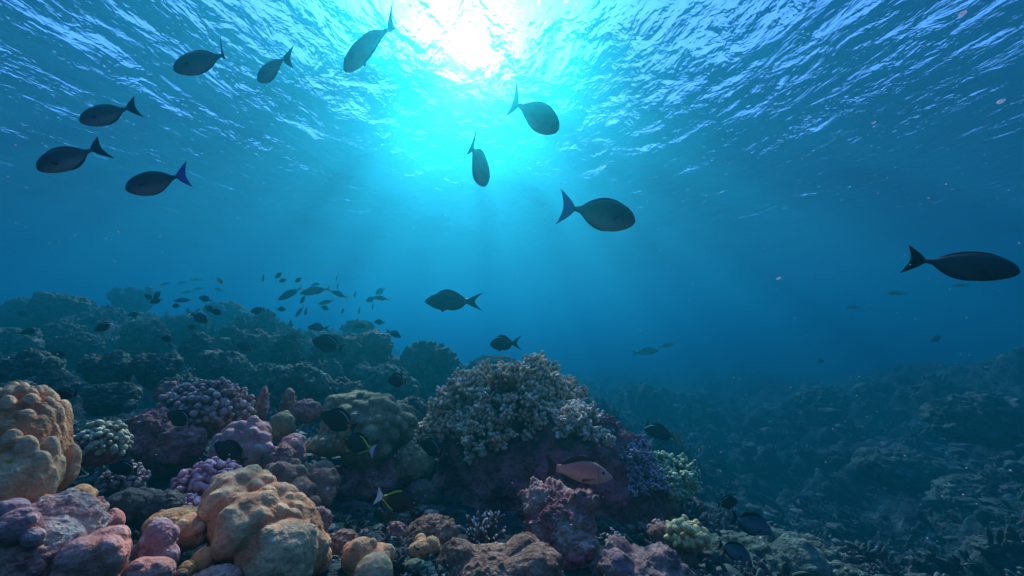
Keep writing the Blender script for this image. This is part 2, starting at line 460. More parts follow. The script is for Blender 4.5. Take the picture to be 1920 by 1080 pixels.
# --- coral and rock materials
def coral_mat(name, c1, c2, c3, scale=7.0, poly=130.0, bump=0.006, rough=0.8, patch=None, pscale=3.0, pth=0.62, k=0.5, lit_rim=None):
    c1, c2, c3 = warm(c1, k), warm(c2, k), warm(c3, k)
    m, t, out = new_mat(name); T = NT(t)
    tc = T.n('ShaderNodeTexCoord'); v = tc.outputs['Object']
    a = T.noise(v, scale, 5, 0.6, 0.5)
    col = T.ramp(a.outputs[0], [(0.32, c1), (0.52, c2), (0.72, c3)]).outputs[0]
    if patch is not None:
        b = T.noise(v, pscale, 5, 0.65, 0.7); pf = T.ramp(b.outputs[0], [(pth, 0), (pth + 0.03, 1)])
        pn = T.noise(v, 70, 3, 0.7); pc = T.ramp(pn.outputs[0], [(0.35, patch), (0.6, tuple(min(1, q * 1.6 + 0.06) for q in patch))])
        col = T.mix(pf.outputs[0], col, pc.outputs[0])
    big = T.noise(v, 2.2, 3, 0.6, 0.6)
    col = T.mix(T.ramp(big.outputs[0], [(0.42, 0), (0.68, 0.55)]).outputs[0], col, tuple(0.55 * q + 0.45 * k for q, k in zip(c1, (0.10, 0.11, 0.07))))
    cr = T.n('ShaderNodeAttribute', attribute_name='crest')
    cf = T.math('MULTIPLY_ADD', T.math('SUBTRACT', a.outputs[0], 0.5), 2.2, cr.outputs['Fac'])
    col = T.mix(T.ramp(cf, [(0.5, 0), (2.6, 0.32)]).outputs[0], col, lit_rim or (min(.85, c3[0] * 1.05 + .02), min(.8, c3[1] * 1.22 + .02), c3[2] * 1.3 + .015))  # pale crests: growth edge plus sunlit translucent rim painted into the colour
    sv = T.vor(v, 13); sf = T.math('MULTIPLY', T.ramp(sv.outputs[0], [(0.05, 0.8), (0.11, 0)]).outputs[0], T.math('GREATER_THAN', T.noise(v, 4.0, 2).outputs[0], 0.52))
    col = T.mix(sf, col, (0.62, 0.52, 0.50))
    tb = T.noise(v, 6.5, 6, 0.7, 1.2); tf = T.ramp(tb.outputs[0], [(0.62, 0), (0.70, 0.75)])
    col = T.mix(tf.outputs[0], col, (0.16, 0.13, 0.12))
    md = T.noise(v, 30, 5, 0.7); v2 = T.vor(v, 62)
    mm = T.math('MULTIPLY', T.ramp(md.outputs[0], [(0.3, 0.72), (0.7, 1.22)]).outputs[0], T.ramp(v2.outputs[0], [(0.05, 0.82), (0.5, 1.08)]).outputs[0])
    mu0 = T.n('ShaderNodeMix', data_type='RGBA', blend_type='MULTIPLY'); mu0.inputs[0].default_value = 1
    T.l(col, mu0.inputs[6]); T.l(mm, mu0.inputs[7]); col = mu0.outputs[2]
    vo = T.vor(v, poly); dots = T.ramp(vo.outputs[0], [(0.0, 0.72), (0.35, 1.06)])
    mul = T.n('ShaderNodeMix', data_type='RGBA', blend_type='MULTIPLY'); mul.inputs[0].default_value = 1
    T.l(col, mul.inputs[6]); T.l(dots.outputs[0], mul.inputs[7])
    p = T.n('ShaderNodeBsdfPrincipled'); p.inputs['Roughness'].default_value = rough; p.inputs['Specular IOR Level'].default_value = 0.15
    T.l(mul.outputs[2], p.inputs['Base Color'])
    f = T.noise(v, scale * 5, 4, 0.6)
    h = T.math('MULTIPLY_ADD', v2.outputs[0], 0.45, T.math('MULTIPLY_ADD', vo.outputs[0], 0.25, T.math('ADD', f.outputs[0], md.outputs[0])))
    bp = T.n('ShaderNodeBump'); bp.inputs['Strength'].default_value = 0.8; bp.inputs['Distance'].default_value = bump
    T.l(h, bp.inputs['Height']); T.l(bp.outputs[0], p.inputs['Normal'])
    T.l(p.outputs[0], out.inputs['Surface'])
    return m
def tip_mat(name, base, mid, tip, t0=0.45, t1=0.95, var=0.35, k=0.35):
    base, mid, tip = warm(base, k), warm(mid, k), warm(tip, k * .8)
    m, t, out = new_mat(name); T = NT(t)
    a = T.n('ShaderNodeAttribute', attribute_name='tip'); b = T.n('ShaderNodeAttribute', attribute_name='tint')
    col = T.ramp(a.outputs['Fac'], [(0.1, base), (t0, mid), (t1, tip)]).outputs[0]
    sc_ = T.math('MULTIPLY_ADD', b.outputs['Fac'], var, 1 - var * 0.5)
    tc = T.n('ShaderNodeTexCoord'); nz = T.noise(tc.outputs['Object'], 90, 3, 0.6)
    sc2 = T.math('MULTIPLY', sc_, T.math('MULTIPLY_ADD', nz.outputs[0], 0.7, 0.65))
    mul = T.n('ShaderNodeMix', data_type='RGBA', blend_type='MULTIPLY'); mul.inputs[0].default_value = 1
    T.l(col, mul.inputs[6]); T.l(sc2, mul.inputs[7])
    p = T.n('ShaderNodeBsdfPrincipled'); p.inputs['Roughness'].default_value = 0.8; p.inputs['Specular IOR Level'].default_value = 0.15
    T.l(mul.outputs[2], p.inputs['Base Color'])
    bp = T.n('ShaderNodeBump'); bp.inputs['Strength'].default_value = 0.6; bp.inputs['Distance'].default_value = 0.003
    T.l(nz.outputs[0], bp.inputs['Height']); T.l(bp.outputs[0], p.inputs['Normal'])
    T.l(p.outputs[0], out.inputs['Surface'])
    return m

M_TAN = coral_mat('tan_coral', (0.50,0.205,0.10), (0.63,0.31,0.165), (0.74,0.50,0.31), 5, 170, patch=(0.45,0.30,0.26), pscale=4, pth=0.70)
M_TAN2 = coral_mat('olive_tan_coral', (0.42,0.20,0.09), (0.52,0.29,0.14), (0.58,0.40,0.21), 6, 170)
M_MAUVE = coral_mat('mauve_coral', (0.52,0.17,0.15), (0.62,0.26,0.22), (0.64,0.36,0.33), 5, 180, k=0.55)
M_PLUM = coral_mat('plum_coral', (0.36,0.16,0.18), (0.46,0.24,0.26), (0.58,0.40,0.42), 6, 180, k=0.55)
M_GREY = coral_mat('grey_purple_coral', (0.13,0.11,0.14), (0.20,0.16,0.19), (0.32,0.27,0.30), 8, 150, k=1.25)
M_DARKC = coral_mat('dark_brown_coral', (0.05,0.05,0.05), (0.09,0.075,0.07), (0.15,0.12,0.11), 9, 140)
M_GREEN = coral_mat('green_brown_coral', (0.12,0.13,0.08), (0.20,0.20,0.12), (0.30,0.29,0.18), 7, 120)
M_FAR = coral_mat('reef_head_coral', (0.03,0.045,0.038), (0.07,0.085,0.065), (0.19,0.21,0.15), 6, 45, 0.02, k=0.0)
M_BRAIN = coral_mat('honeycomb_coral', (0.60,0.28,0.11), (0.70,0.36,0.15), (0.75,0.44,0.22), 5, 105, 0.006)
M_PINKROCK = rock_mat('pink_crusted_rock', [(0.55,0.12,0.14),(0.76,0.38,0.33),(0.86,0.62,0.56),(0.90,0.82,0.78)], (0.80,0.30,0.38), 11, 0.012, k=0.55)
M_MAROON = rock_mat('maroon_rock', [(0.08,0.03,0.04),(0.20,0.09,0.11),(0.34,0.18,0.22),(0.56,0.38,0.42)], (0.40,0.10,0.18), 7, 0.02, k=0.65)
M_PURPROCK = rock_mat('purple_pink_rock', [(0.14,0.04,0.06),(0.34,0.14,0.18),(0.46,0.34,0.31),(0.74,0.54,0.60)], (0.46,0.10,0.18), 9, 0.016, k=0.65)
M_GREYROCK = rock_mat('grey_mottled_rock', [(0.12,0.09,0.09),(0.23,0.17,0.17),(0.32,0.26,0.28),(0.52,0.44,0.46)], (0.28,0.17,0.15), 10, 0.012, k=1.1)
M_VIOLET = rock_mat('violet_crusted_rock', [(0.10,0.07,0.10),(0.22,0.16,0.20),(0.36,0.27,0.32),(0.58,0.46,0.50)], (0.10,0.06,0.28), 6, 0.014, k=0.9)
M_RED = rock_mat('red_encrusting', [(0.20,0.01,0.03),(0.36,0.03,0.06),(0.48,0.10,0.14),(0.62,0.34,0.36)], (0.42,0.04,0.08), 16, 0.01, k=0.8)
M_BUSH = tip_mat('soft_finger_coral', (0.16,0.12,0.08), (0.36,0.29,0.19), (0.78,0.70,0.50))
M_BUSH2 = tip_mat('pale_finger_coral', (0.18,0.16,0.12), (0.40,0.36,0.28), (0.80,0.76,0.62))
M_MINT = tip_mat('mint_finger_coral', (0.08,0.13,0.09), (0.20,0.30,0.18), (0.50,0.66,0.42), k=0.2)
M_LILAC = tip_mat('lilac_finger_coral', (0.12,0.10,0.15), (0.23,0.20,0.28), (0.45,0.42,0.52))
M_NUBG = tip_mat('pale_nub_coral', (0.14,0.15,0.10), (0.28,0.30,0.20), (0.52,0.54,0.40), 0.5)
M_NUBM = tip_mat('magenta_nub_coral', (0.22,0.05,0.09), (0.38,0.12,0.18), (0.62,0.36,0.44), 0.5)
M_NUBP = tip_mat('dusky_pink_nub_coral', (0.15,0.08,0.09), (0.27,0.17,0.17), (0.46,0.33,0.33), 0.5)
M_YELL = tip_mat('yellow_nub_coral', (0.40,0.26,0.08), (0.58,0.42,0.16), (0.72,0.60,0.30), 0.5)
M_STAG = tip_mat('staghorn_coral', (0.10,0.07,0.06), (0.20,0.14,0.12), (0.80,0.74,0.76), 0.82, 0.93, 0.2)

# ------------------------------------------------------------------ foreground corals and rocks
CT = coral_thing
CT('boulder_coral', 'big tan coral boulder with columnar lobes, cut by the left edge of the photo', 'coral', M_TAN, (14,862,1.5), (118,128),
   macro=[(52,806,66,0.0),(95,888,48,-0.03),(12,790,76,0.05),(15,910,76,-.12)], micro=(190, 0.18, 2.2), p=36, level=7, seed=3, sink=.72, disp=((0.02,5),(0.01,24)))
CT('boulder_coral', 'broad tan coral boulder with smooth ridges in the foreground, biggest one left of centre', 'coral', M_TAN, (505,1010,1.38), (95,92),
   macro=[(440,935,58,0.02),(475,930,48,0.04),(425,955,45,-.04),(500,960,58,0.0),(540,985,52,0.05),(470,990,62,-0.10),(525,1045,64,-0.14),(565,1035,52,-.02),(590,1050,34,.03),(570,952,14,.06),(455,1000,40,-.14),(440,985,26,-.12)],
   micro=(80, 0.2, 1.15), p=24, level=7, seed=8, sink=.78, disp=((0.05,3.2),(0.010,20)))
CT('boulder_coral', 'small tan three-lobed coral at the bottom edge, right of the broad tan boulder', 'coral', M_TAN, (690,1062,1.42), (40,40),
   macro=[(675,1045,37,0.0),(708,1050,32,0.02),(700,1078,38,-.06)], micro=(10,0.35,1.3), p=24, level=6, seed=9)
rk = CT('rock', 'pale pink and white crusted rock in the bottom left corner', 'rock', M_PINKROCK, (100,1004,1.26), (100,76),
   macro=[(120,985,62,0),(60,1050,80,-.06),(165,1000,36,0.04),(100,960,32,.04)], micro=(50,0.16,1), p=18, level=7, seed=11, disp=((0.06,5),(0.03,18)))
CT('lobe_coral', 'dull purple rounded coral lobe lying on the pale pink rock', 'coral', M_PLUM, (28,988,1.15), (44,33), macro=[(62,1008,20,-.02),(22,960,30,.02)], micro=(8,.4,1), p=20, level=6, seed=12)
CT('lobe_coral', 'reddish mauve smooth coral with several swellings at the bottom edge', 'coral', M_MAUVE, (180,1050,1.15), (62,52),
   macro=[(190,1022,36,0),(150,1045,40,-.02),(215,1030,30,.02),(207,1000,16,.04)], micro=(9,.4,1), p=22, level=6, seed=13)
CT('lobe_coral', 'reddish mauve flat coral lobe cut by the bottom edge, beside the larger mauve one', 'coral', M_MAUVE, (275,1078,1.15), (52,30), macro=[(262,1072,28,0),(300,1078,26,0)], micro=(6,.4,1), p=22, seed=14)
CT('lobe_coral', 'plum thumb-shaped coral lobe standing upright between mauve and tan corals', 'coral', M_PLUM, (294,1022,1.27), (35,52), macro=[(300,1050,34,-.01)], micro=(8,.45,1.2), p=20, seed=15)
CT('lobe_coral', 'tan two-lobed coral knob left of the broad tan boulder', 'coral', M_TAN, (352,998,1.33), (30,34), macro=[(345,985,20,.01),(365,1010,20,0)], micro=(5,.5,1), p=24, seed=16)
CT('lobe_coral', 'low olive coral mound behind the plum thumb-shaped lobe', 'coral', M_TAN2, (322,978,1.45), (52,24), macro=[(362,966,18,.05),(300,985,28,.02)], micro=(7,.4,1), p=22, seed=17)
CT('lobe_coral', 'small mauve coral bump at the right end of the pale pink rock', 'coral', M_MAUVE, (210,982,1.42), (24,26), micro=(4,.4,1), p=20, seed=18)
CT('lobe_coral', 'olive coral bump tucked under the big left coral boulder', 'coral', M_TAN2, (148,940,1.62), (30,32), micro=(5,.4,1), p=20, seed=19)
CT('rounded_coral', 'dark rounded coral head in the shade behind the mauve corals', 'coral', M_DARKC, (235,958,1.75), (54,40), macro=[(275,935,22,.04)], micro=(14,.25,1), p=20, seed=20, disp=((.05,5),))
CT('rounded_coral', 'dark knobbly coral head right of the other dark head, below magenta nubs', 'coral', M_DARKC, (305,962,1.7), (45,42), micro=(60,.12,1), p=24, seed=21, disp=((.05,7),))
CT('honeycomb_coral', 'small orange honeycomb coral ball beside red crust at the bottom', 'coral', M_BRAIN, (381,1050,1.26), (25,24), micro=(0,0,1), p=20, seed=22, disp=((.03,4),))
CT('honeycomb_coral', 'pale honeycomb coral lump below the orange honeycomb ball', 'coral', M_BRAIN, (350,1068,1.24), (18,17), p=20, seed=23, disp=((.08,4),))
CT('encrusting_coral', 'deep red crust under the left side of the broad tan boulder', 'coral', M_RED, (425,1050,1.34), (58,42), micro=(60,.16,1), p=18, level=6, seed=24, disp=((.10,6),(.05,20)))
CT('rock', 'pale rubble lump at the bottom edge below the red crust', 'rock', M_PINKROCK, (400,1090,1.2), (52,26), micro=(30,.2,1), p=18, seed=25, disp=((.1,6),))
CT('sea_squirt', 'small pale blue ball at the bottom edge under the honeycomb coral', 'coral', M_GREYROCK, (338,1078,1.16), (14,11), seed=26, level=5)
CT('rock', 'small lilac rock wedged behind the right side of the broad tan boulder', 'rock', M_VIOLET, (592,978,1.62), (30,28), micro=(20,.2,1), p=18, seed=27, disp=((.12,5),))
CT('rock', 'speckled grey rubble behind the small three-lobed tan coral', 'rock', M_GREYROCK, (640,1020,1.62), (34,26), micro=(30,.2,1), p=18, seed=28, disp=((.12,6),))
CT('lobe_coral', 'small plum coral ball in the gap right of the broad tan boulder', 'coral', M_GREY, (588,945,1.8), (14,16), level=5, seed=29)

# mid row
CT('lobe_coral', 'blue-grey coral cluster of upright lobes behind the broad tan boulder', 'coral', M_GREY, (545,915,1.9), (34,44), macro=[(522,893,28,0.0),(548,890,24,.03),(555,925,32,-.04),(505,900,24,.04)], micro=(18,.3,1.2), p=26, level=6, seed=30)
CT('lobe_coral', 'blue-grey coral cluster beside the first, stepping down to the right', 'coral', M_GREY, (604,920,1.95), (28,44), macro=[(605,885,24,.08),(615,905,24,0),(600,930,30,-.03)], micro=(16,.3,1.2), p=26, level=6, seed=31)
CT('lobe_coral', 'dusky lilac coral of bulging columns in the middle left', 'coral', M_PLUM, (455,838,2.25), (52,44), macro=[(470,815,32,0),(425,838,28,0),(480,850,32,-.05),(450,812,26,.05)], micro=(26,.3,1.3), p=24, level=6, seed=32)
CT('lobe_coral', 'dusky coral column right of the lilac bulging coral', 'coral', M_PLUM, (548,850,2.25), (26,38), micro=(14,.35,1.2), p=22, seed=33)
CT('rock', 'pink and purple rubble between the lilac coral and the blue-grey clusters', 'rock', M_PURPROCK, (525,862,2.15), (32,26), micro=(30,.22,1), p=18, seed=34, disp=((.14,6),))
CT('dome_coral', 'pale green dome coral just behind the lilac bulging coral', 'coral', M_GREEN, (528,800,2.5), (26,28), micro=(10,.3,1), p=22, seed=35)
CT('rock', 'lilac pink rock lump beside the pale green dome', 'rock', M_VIOLET, (573,772,2.6), (30,22), micro=(24,.25,1), p=18, seed=36, disp=((.12,5),))
CT('pillar_coral', 'pink thumb-like coral pillar rising from the mid reef', 'coral', M_PURPROCK, (493,760,2.7), (11,36), micro=(14,.4,1), p=18, seed=37, disp=((.1,4),))
CT('pillar_coral', 'short grey coral pillar right of the pink pillar', 'coral', M_GREY, (540,760,2.75), (14,32), micro=(12,.4,1), p=18, seed=38, disp=((.1,4),))
CT('boulder_coral', 'large olive brown coral mound with overlapping lobes in the centre', 'coral', M_GREEN, (690,800,2.4), (82,58),
   macro=[(665,768,36,.04),(710,790,46,-.04),(735,805,40,0),(690,830,50,-.10),(640,765,28,.08),(750,790,32,.06)], micro=(80,.24,1.0), p=26, level=7, seed=39)
CT('boulder_coral', 'flat olive coral ledge below the large olive mound', 'coral', M_GREEN, (625,832,2.3), (46,24), micro=(22,.3,1), p=22, seed=40)
CT('dome_coral', 'round ridged coral dome in the centre, left of the big finger coral', 'coral', M_GREEN, (776,872,2.3), (37,34), micro=(60,.16,1.5), p=26, level=6, seed=41)
CT('rock', 'dark brown rock wall under the olive mound', 'rock', M_MAROON, (690,905,2.35), (78,48), micro=(40,.2,1), p=16, level=6, seed=42, disp=((.15,4),(.05,14)))
CT('dome_coral', 'dim coral knob under the ridged dome, right of the white-tailed fish', 'coral', M_DARKC, (790,930,2.2), (32,30), micro=(30,.2,1), p=22, seed=43)
CT('rock', 'dark blue-grey rock in the low centre, left of the staghorn coral', 'rock', M_GREYROCK, (810,1000,1.75), (48,34), micro=(24,.2,1), p=16, seed=44, disp=((.12,4),(.04,14)))
CT('lobe_coral', 'small brown cluster of round lobes near the bottom centre', 'coral', M_TAN2, (795,1030,1.55), (26,20), macro=[(808,1025,19,0),(780,1035,18,0),(788,1012,12,.03)], micro=(4,.4,1), p=26, seed=45)
CT('lobe_coral', 'little greenish coral button at the bottom centre', 'coral', M_GREEN, (777,1060,1.45), (19,12), seed=46, level=5)
CT('rock', 'small worn coral stub under the gold-rimmed fish', 'rock', M_PURPROCK, (742,1000,1.8), (18,22), micro=(16,.3,1), p=18, seed=47, disp=((.15,5),))

# purple slope on the left of the middle
CT('rock', 'dark purple sloping rock below the dusky pink coral', 'rock', M_MAROON, (300,835,2.45), (78,60), macro=[(290,800,38,.05),(330,840,50,-.05)], micro=(34,.2,1), p=16, level=6, seed=50, disp=((.14,4),(.05,14)))
CT('rock', 'pink topped rock at the far edge of the dusky pink coral', 'rock', M_VIOLET, (315,738,2.9), (26,22), micro=(20,.3,1), p=18, seed=51, disp=((.15,4),))

def nub_thing(name, label, mat, c, r, n, nl, nr, seed, depth=None, zmin=-0.2, template=NUB, core=None):
    C = at(*c); sx, sz = px_size(*c); s = math.sqrt(sx * sz)
    rx, rz = r[0] * sx, r[1] * sz; ry = depth or 0.5 * (rx + rz)
    e = empty(name, C, label, 'coral')
    coral_mesh('base', core or M_MAROON, c, (r[0] * .86, r[1] * .86), micro=(20, .3, 1), seed=seed, level=5, disp=((.1, 4),), parent=e)
    o = finger_obj('branches', mat, nub_parts(C, (rx, ry, rz), n, nl * s, nr * s, seed, zmin, template), e, C, rag=nr * s * 1.3)
    return e
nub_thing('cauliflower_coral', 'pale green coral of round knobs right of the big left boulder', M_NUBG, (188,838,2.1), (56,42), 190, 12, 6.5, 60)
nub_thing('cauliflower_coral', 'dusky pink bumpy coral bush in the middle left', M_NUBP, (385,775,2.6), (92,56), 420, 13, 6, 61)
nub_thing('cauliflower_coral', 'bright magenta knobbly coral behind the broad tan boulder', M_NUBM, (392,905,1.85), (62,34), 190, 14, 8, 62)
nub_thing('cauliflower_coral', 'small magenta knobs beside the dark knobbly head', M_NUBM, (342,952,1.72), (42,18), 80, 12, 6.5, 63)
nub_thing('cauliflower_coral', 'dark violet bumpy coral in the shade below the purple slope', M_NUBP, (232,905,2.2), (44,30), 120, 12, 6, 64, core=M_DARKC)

# the big rock mound and its finger corals
CT('rock', 'big dark maroon rock mound under the finger corals', 'rock', M_MAROON, (1010,915,2.75), (185,125),
   macro=[(900,860,75,-.08),(1010,840,95,0),(1120,870,85,0),(1180,930,75,.05),(1080,930,80,-.12),(920,930,80,-.02)], micro=(70,.16,1), p=14, level=7, seed=70, disp=((.12,4),(.05,12)))
def bush(name, label, mat, clumps, k, fl, fr, seed, cz=None):
    c0 = at(*clumps[0][:2], clumps[0][3])
    e = empty(name, c0, label, 'coral')
    for i, (px, py, rp, d, nb) in enumerate(clumps):
        C = at(px, py, d); sx, sz = px_size(px, py, d); s = math.sqrt(sx * sz)
        finger_obj('branch_cluster', mat, clump_parts(C, rp * s, nb, k, fl * s, fr * s, seed + i * 7), e, c0, rag=fr * s * 1.6)
    return e
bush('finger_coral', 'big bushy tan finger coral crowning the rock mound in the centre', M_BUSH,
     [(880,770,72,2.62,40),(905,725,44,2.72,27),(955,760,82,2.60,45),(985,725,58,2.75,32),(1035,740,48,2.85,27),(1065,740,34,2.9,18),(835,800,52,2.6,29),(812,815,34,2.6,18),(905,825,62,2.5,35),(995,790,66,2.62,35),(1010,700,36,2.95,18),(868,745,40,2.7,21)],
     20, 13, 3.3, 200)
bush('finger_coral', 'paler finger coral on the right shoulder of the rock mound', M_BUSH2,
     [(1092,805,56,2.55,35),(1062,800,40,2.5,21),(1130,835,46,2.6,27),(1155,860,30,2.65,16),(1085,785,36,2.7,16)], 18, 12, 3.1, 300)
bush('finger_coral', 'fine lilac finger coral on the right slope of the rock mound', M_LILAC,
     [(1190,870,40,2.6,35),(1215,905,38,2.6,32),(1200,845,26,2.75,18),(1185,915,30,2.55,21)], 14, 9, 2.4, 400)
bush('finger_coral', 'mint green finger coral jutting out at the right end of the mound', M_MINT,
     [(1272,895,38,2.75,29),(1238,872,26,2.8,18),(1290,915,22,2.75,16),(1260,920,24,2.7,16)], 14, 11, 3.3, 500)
def staghorn(name, label, c, r, n, seed):
    C = at(*c); sx, sz = px_size(*c); s = math.sqrt(sx * sz); g = np.random.default_rng(seed)
    e = empty(name, C, label, 'coral')
    d = rand_dirs(n, g, 0.05); d[:, 2] += 0.45
    P0 = np.array(C) + np.stack([g.normal(0, r * .3, n), g.normal(0, r * .25, n), g.uniform(-.6, -.3, n) * r], 1) * s
    L = g.uniform(.75, 1.15, n) * r * 1.25 * s
    parts = [fingers(SPIKE, P0, d, L, np.full(n, 5.0 * s), seed=seed)]
    k = 3; dn = d / np.linalg.norm(d, axis=1)[:, None]
    for j in range(k):
        u = g.uniform(.35, .8, n); q = dn + g.normal(0, .55, (n, 3)); 
        parts.append(fingers(SPIKE, P0 + dn * (L * u)[:, None], q, L * g.uniform(.25, .42, n), np.full(n, 3.6 * s), seed=seed + j + 1))
    finger_obj('branches', M_STAG, parts, e, C)
    coral_mesh('base', M_DARKC, (c[0], c[1] + r * .75, c[2]), (r * .9, r * .45), seed=seed, level=5, parent=e)
    return e
staghorn('staghorn_coral', 'spiky brown staghorn coral with white tips in the low centre', (903,995,1.8), 40, 34, 80)
staghorn('staghorn_coral', 'small dim branching coral right of the knobbed pink rock', (1150,1012,2.0), 20, 20, 81)

CT('rock', 'pink and maroon crusted rock with an upright knob, below the red fish', 'rock', M_PURPROCK, (1045,1010,1.85), (62,85),
   macro=[(1090,945,26,-.05),(1085,980,32,-.05),(1015,945,40,.0),(1060,945,30,.05),(1040,925,26,.08),(1075,1040,52,-.06),(1105,1060,36,-.05)], micro=(60,.2,1), p=18, level=7, seed=82, disp=((.12,5),(.05,15)))
CT('rock', 'broad flat grey mottled rock at the bottom edge in the centre', 'rock', M_GREYROCK, (915,1070,1.5), (105,42), macro=[(985,1040,40,0),(860,1055,42,0),(1010,1075,50,-.05),(972,1022,22,.08)], micro=(34,.18,1), p=16, level=6, seed=83, disp=((.1,4),(.04,16)))
CT('rock', 'pale lilac rock with a violet patch at the bottom right of centre', 'rock', M_VIOLET, (1210,1075,1.75), (92,40), macro=[(1160,1040,34,.02),(1240,1062,40,0),(1150,1075,45,-.05)], micro=(30,.2,1), p=16, level=6, seed=84, disp=((.12,4),(.05,14)))
CT('rock', 'small brown rock carrying the yellow coral', 'rock', M_GREYROCK, (1262,1040,2.15), (44,32), macro=[(1240,1005,24,0)], micro=(30,.22,1), p=18, seed=85, disp=((.12,5),))
nub_thing('cauliflower_coral', 'bright yellow knobbly coral at the lower right of the mound', M_YELL, (1288,1008,2.1), (38,28), 80, 15, 8.5, 86, zmin=-.1, core=M_TAN)
nub_thing('cauliflower_coral', 'dull brown knobbly coral left of the yellow coral', M_NUBP, (1240,1000,2.2), (24,22), 60, 10, 5, 87)
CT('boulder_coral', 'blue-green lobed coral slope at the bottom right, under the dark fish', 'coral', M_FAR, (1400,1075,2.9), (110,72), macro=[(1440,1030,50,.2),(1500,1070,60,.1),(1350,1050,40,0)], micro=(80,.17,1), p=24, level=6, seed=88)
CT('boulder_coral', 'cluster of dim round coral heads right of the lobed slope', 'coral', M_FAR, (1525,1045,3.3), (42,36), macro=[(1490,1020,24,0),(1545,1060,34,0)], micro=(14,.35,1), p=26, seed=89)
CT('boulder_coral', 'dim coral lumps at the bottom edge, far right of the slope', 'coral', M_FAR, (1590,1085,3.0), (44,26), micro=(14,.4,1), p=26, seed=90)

# coral heads of the middle distance
HEADS = [
 ((650,672,4.6),(62,46),'wide lobed coral head in the mid reef under the large dark fish'),
 ((790,690,5.0),(48,50),'tall blue-green coral head at the right end of the mid reef'),
 ((690,655,5.6),(44,38),'rounded coral head between the two largest mid reef heads'),
 ((720,720,4.2),(52,42),'coral head low in front of the tall blue-green head'),
 ((540,665,4.4),(26,44),'dark upright coral stump in the mid reef'),
 ((470,655,5.2),(52,40),'broad lobed head left of the dark upright stump'),
 ((425,690,4.4),(46,34),'low lobed head below the broad one in the mid reef'),
 ((375,650,5.2),(34,26),'twin domed coral head right of the hanging black fish'),
 ((275,628,6.0),(44,34),'round double coral head on the left slope'),
 ((560,720,3.6),(46,44),'dim purple-brown head right behind the pink pillar'),
 ((640,745,3.5),(48,36),'dim coral shelf behind the large olive mound'),
 ((120,585,8.0),(68,38),'flat topped coral block on the left skyline'),
 ((40,582,9.0),(42,28),'faint coral block at the left end of the skyline'),
 ((250,562,10.5),(34,24),'faint twin coral block on the skyline behind the black fish'),
 ((425,600,9.5),(52,38),'faint pointed coral block ending the left skyline'),
 ((205,690,4.2),(44,32),'coral outcrop with pale bumps on the left slope'),
 ((60,690,4.2),(52,34),'dim coral head on the left slope above the big tan boulder'),
 ((930,690,5.5),(60,26),'dark coral hump peeking out behind the big finger coral'),
 ((765,770,3.4),(26,24),'small blue coral head left of the big finger coral'),
 ((680,622,6.8),(26,22),'small far coral knob on the skyline under the fish school'),
 ((1835,930,6.5),(80,40),'pale coral ledge in the dark hollow at the right'),
 ((1690,870,7.5),(95,36),'long coral ledge on the right slope'),
 ((1830,780,8.0),(90,40),'lumpy coral ridge at the right edge'),
 ((1560,745,11.0),(70,24),'low coral rise on the far right ridge'),
 ((20,642,6.4),(46,30),'dim knobbly head at the left edge above the big tan boulder'),
 ((150,648,5.8),(44,28),'dark ragged outcrop left of the pale bumpy outcrop'),
 ((95,722,3.9),(46,30),'dark rough mound just right of the top of the big tan boulder'),
 ((295,690,4.2),(36,30),'shaded coral head under the hanging black fish on the left slope'),
 ((335,728,3.6),(40,26),'low dark mound directly behind the dusky pink coral bush'),
 ((205,742,3.6),(46,28),'dark mound behind the pale green knobbed coral'),
 ((20,740,3.5),(40,28),'shaded hump directly behind the big tan boulder'),
 ((480,712,4.0),(40,28),'green-blue lobed mound behind the pink pillar'),
 ((600,700,4.2),(36,28),'small dark head between the upright stump and the wide lobed head'),
 ((350,612,7.4),(46,26),'far blue head under the touching pair of black fish'),
 ((205,600,7.6),(44,24),'far blue ledge just below the yellow fish on the skyline'),
 ((120,628,6.6),(48,26),'blue shelf under the flat topped block on the left'),
 ((520,632,7.0),(34,22),'far blue knob behind the dark upright stump'),
]
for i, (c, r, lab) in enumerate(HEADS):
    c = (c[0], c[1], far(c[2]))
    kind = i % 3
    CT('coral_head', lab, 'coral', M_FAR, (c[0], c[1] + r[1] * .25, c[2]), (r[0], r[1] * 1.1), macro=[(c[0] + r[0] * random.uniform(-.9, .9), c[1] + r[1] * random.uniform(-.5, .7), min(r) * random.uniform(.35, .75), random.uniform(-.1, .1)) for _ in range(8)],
       micro=((150, .15, 1.0), (60, .22, 1.0), (110, .17, .6))[kind], p=(26, 16, 30)[kind], level=6, seed=600 + i, disp=(((.12, 3),(.05,12)), ((.26, 2.6),(.12,7),(.05,18)), ((.18, 3),(.07,14)))[kind], group='coral heads of the reef')

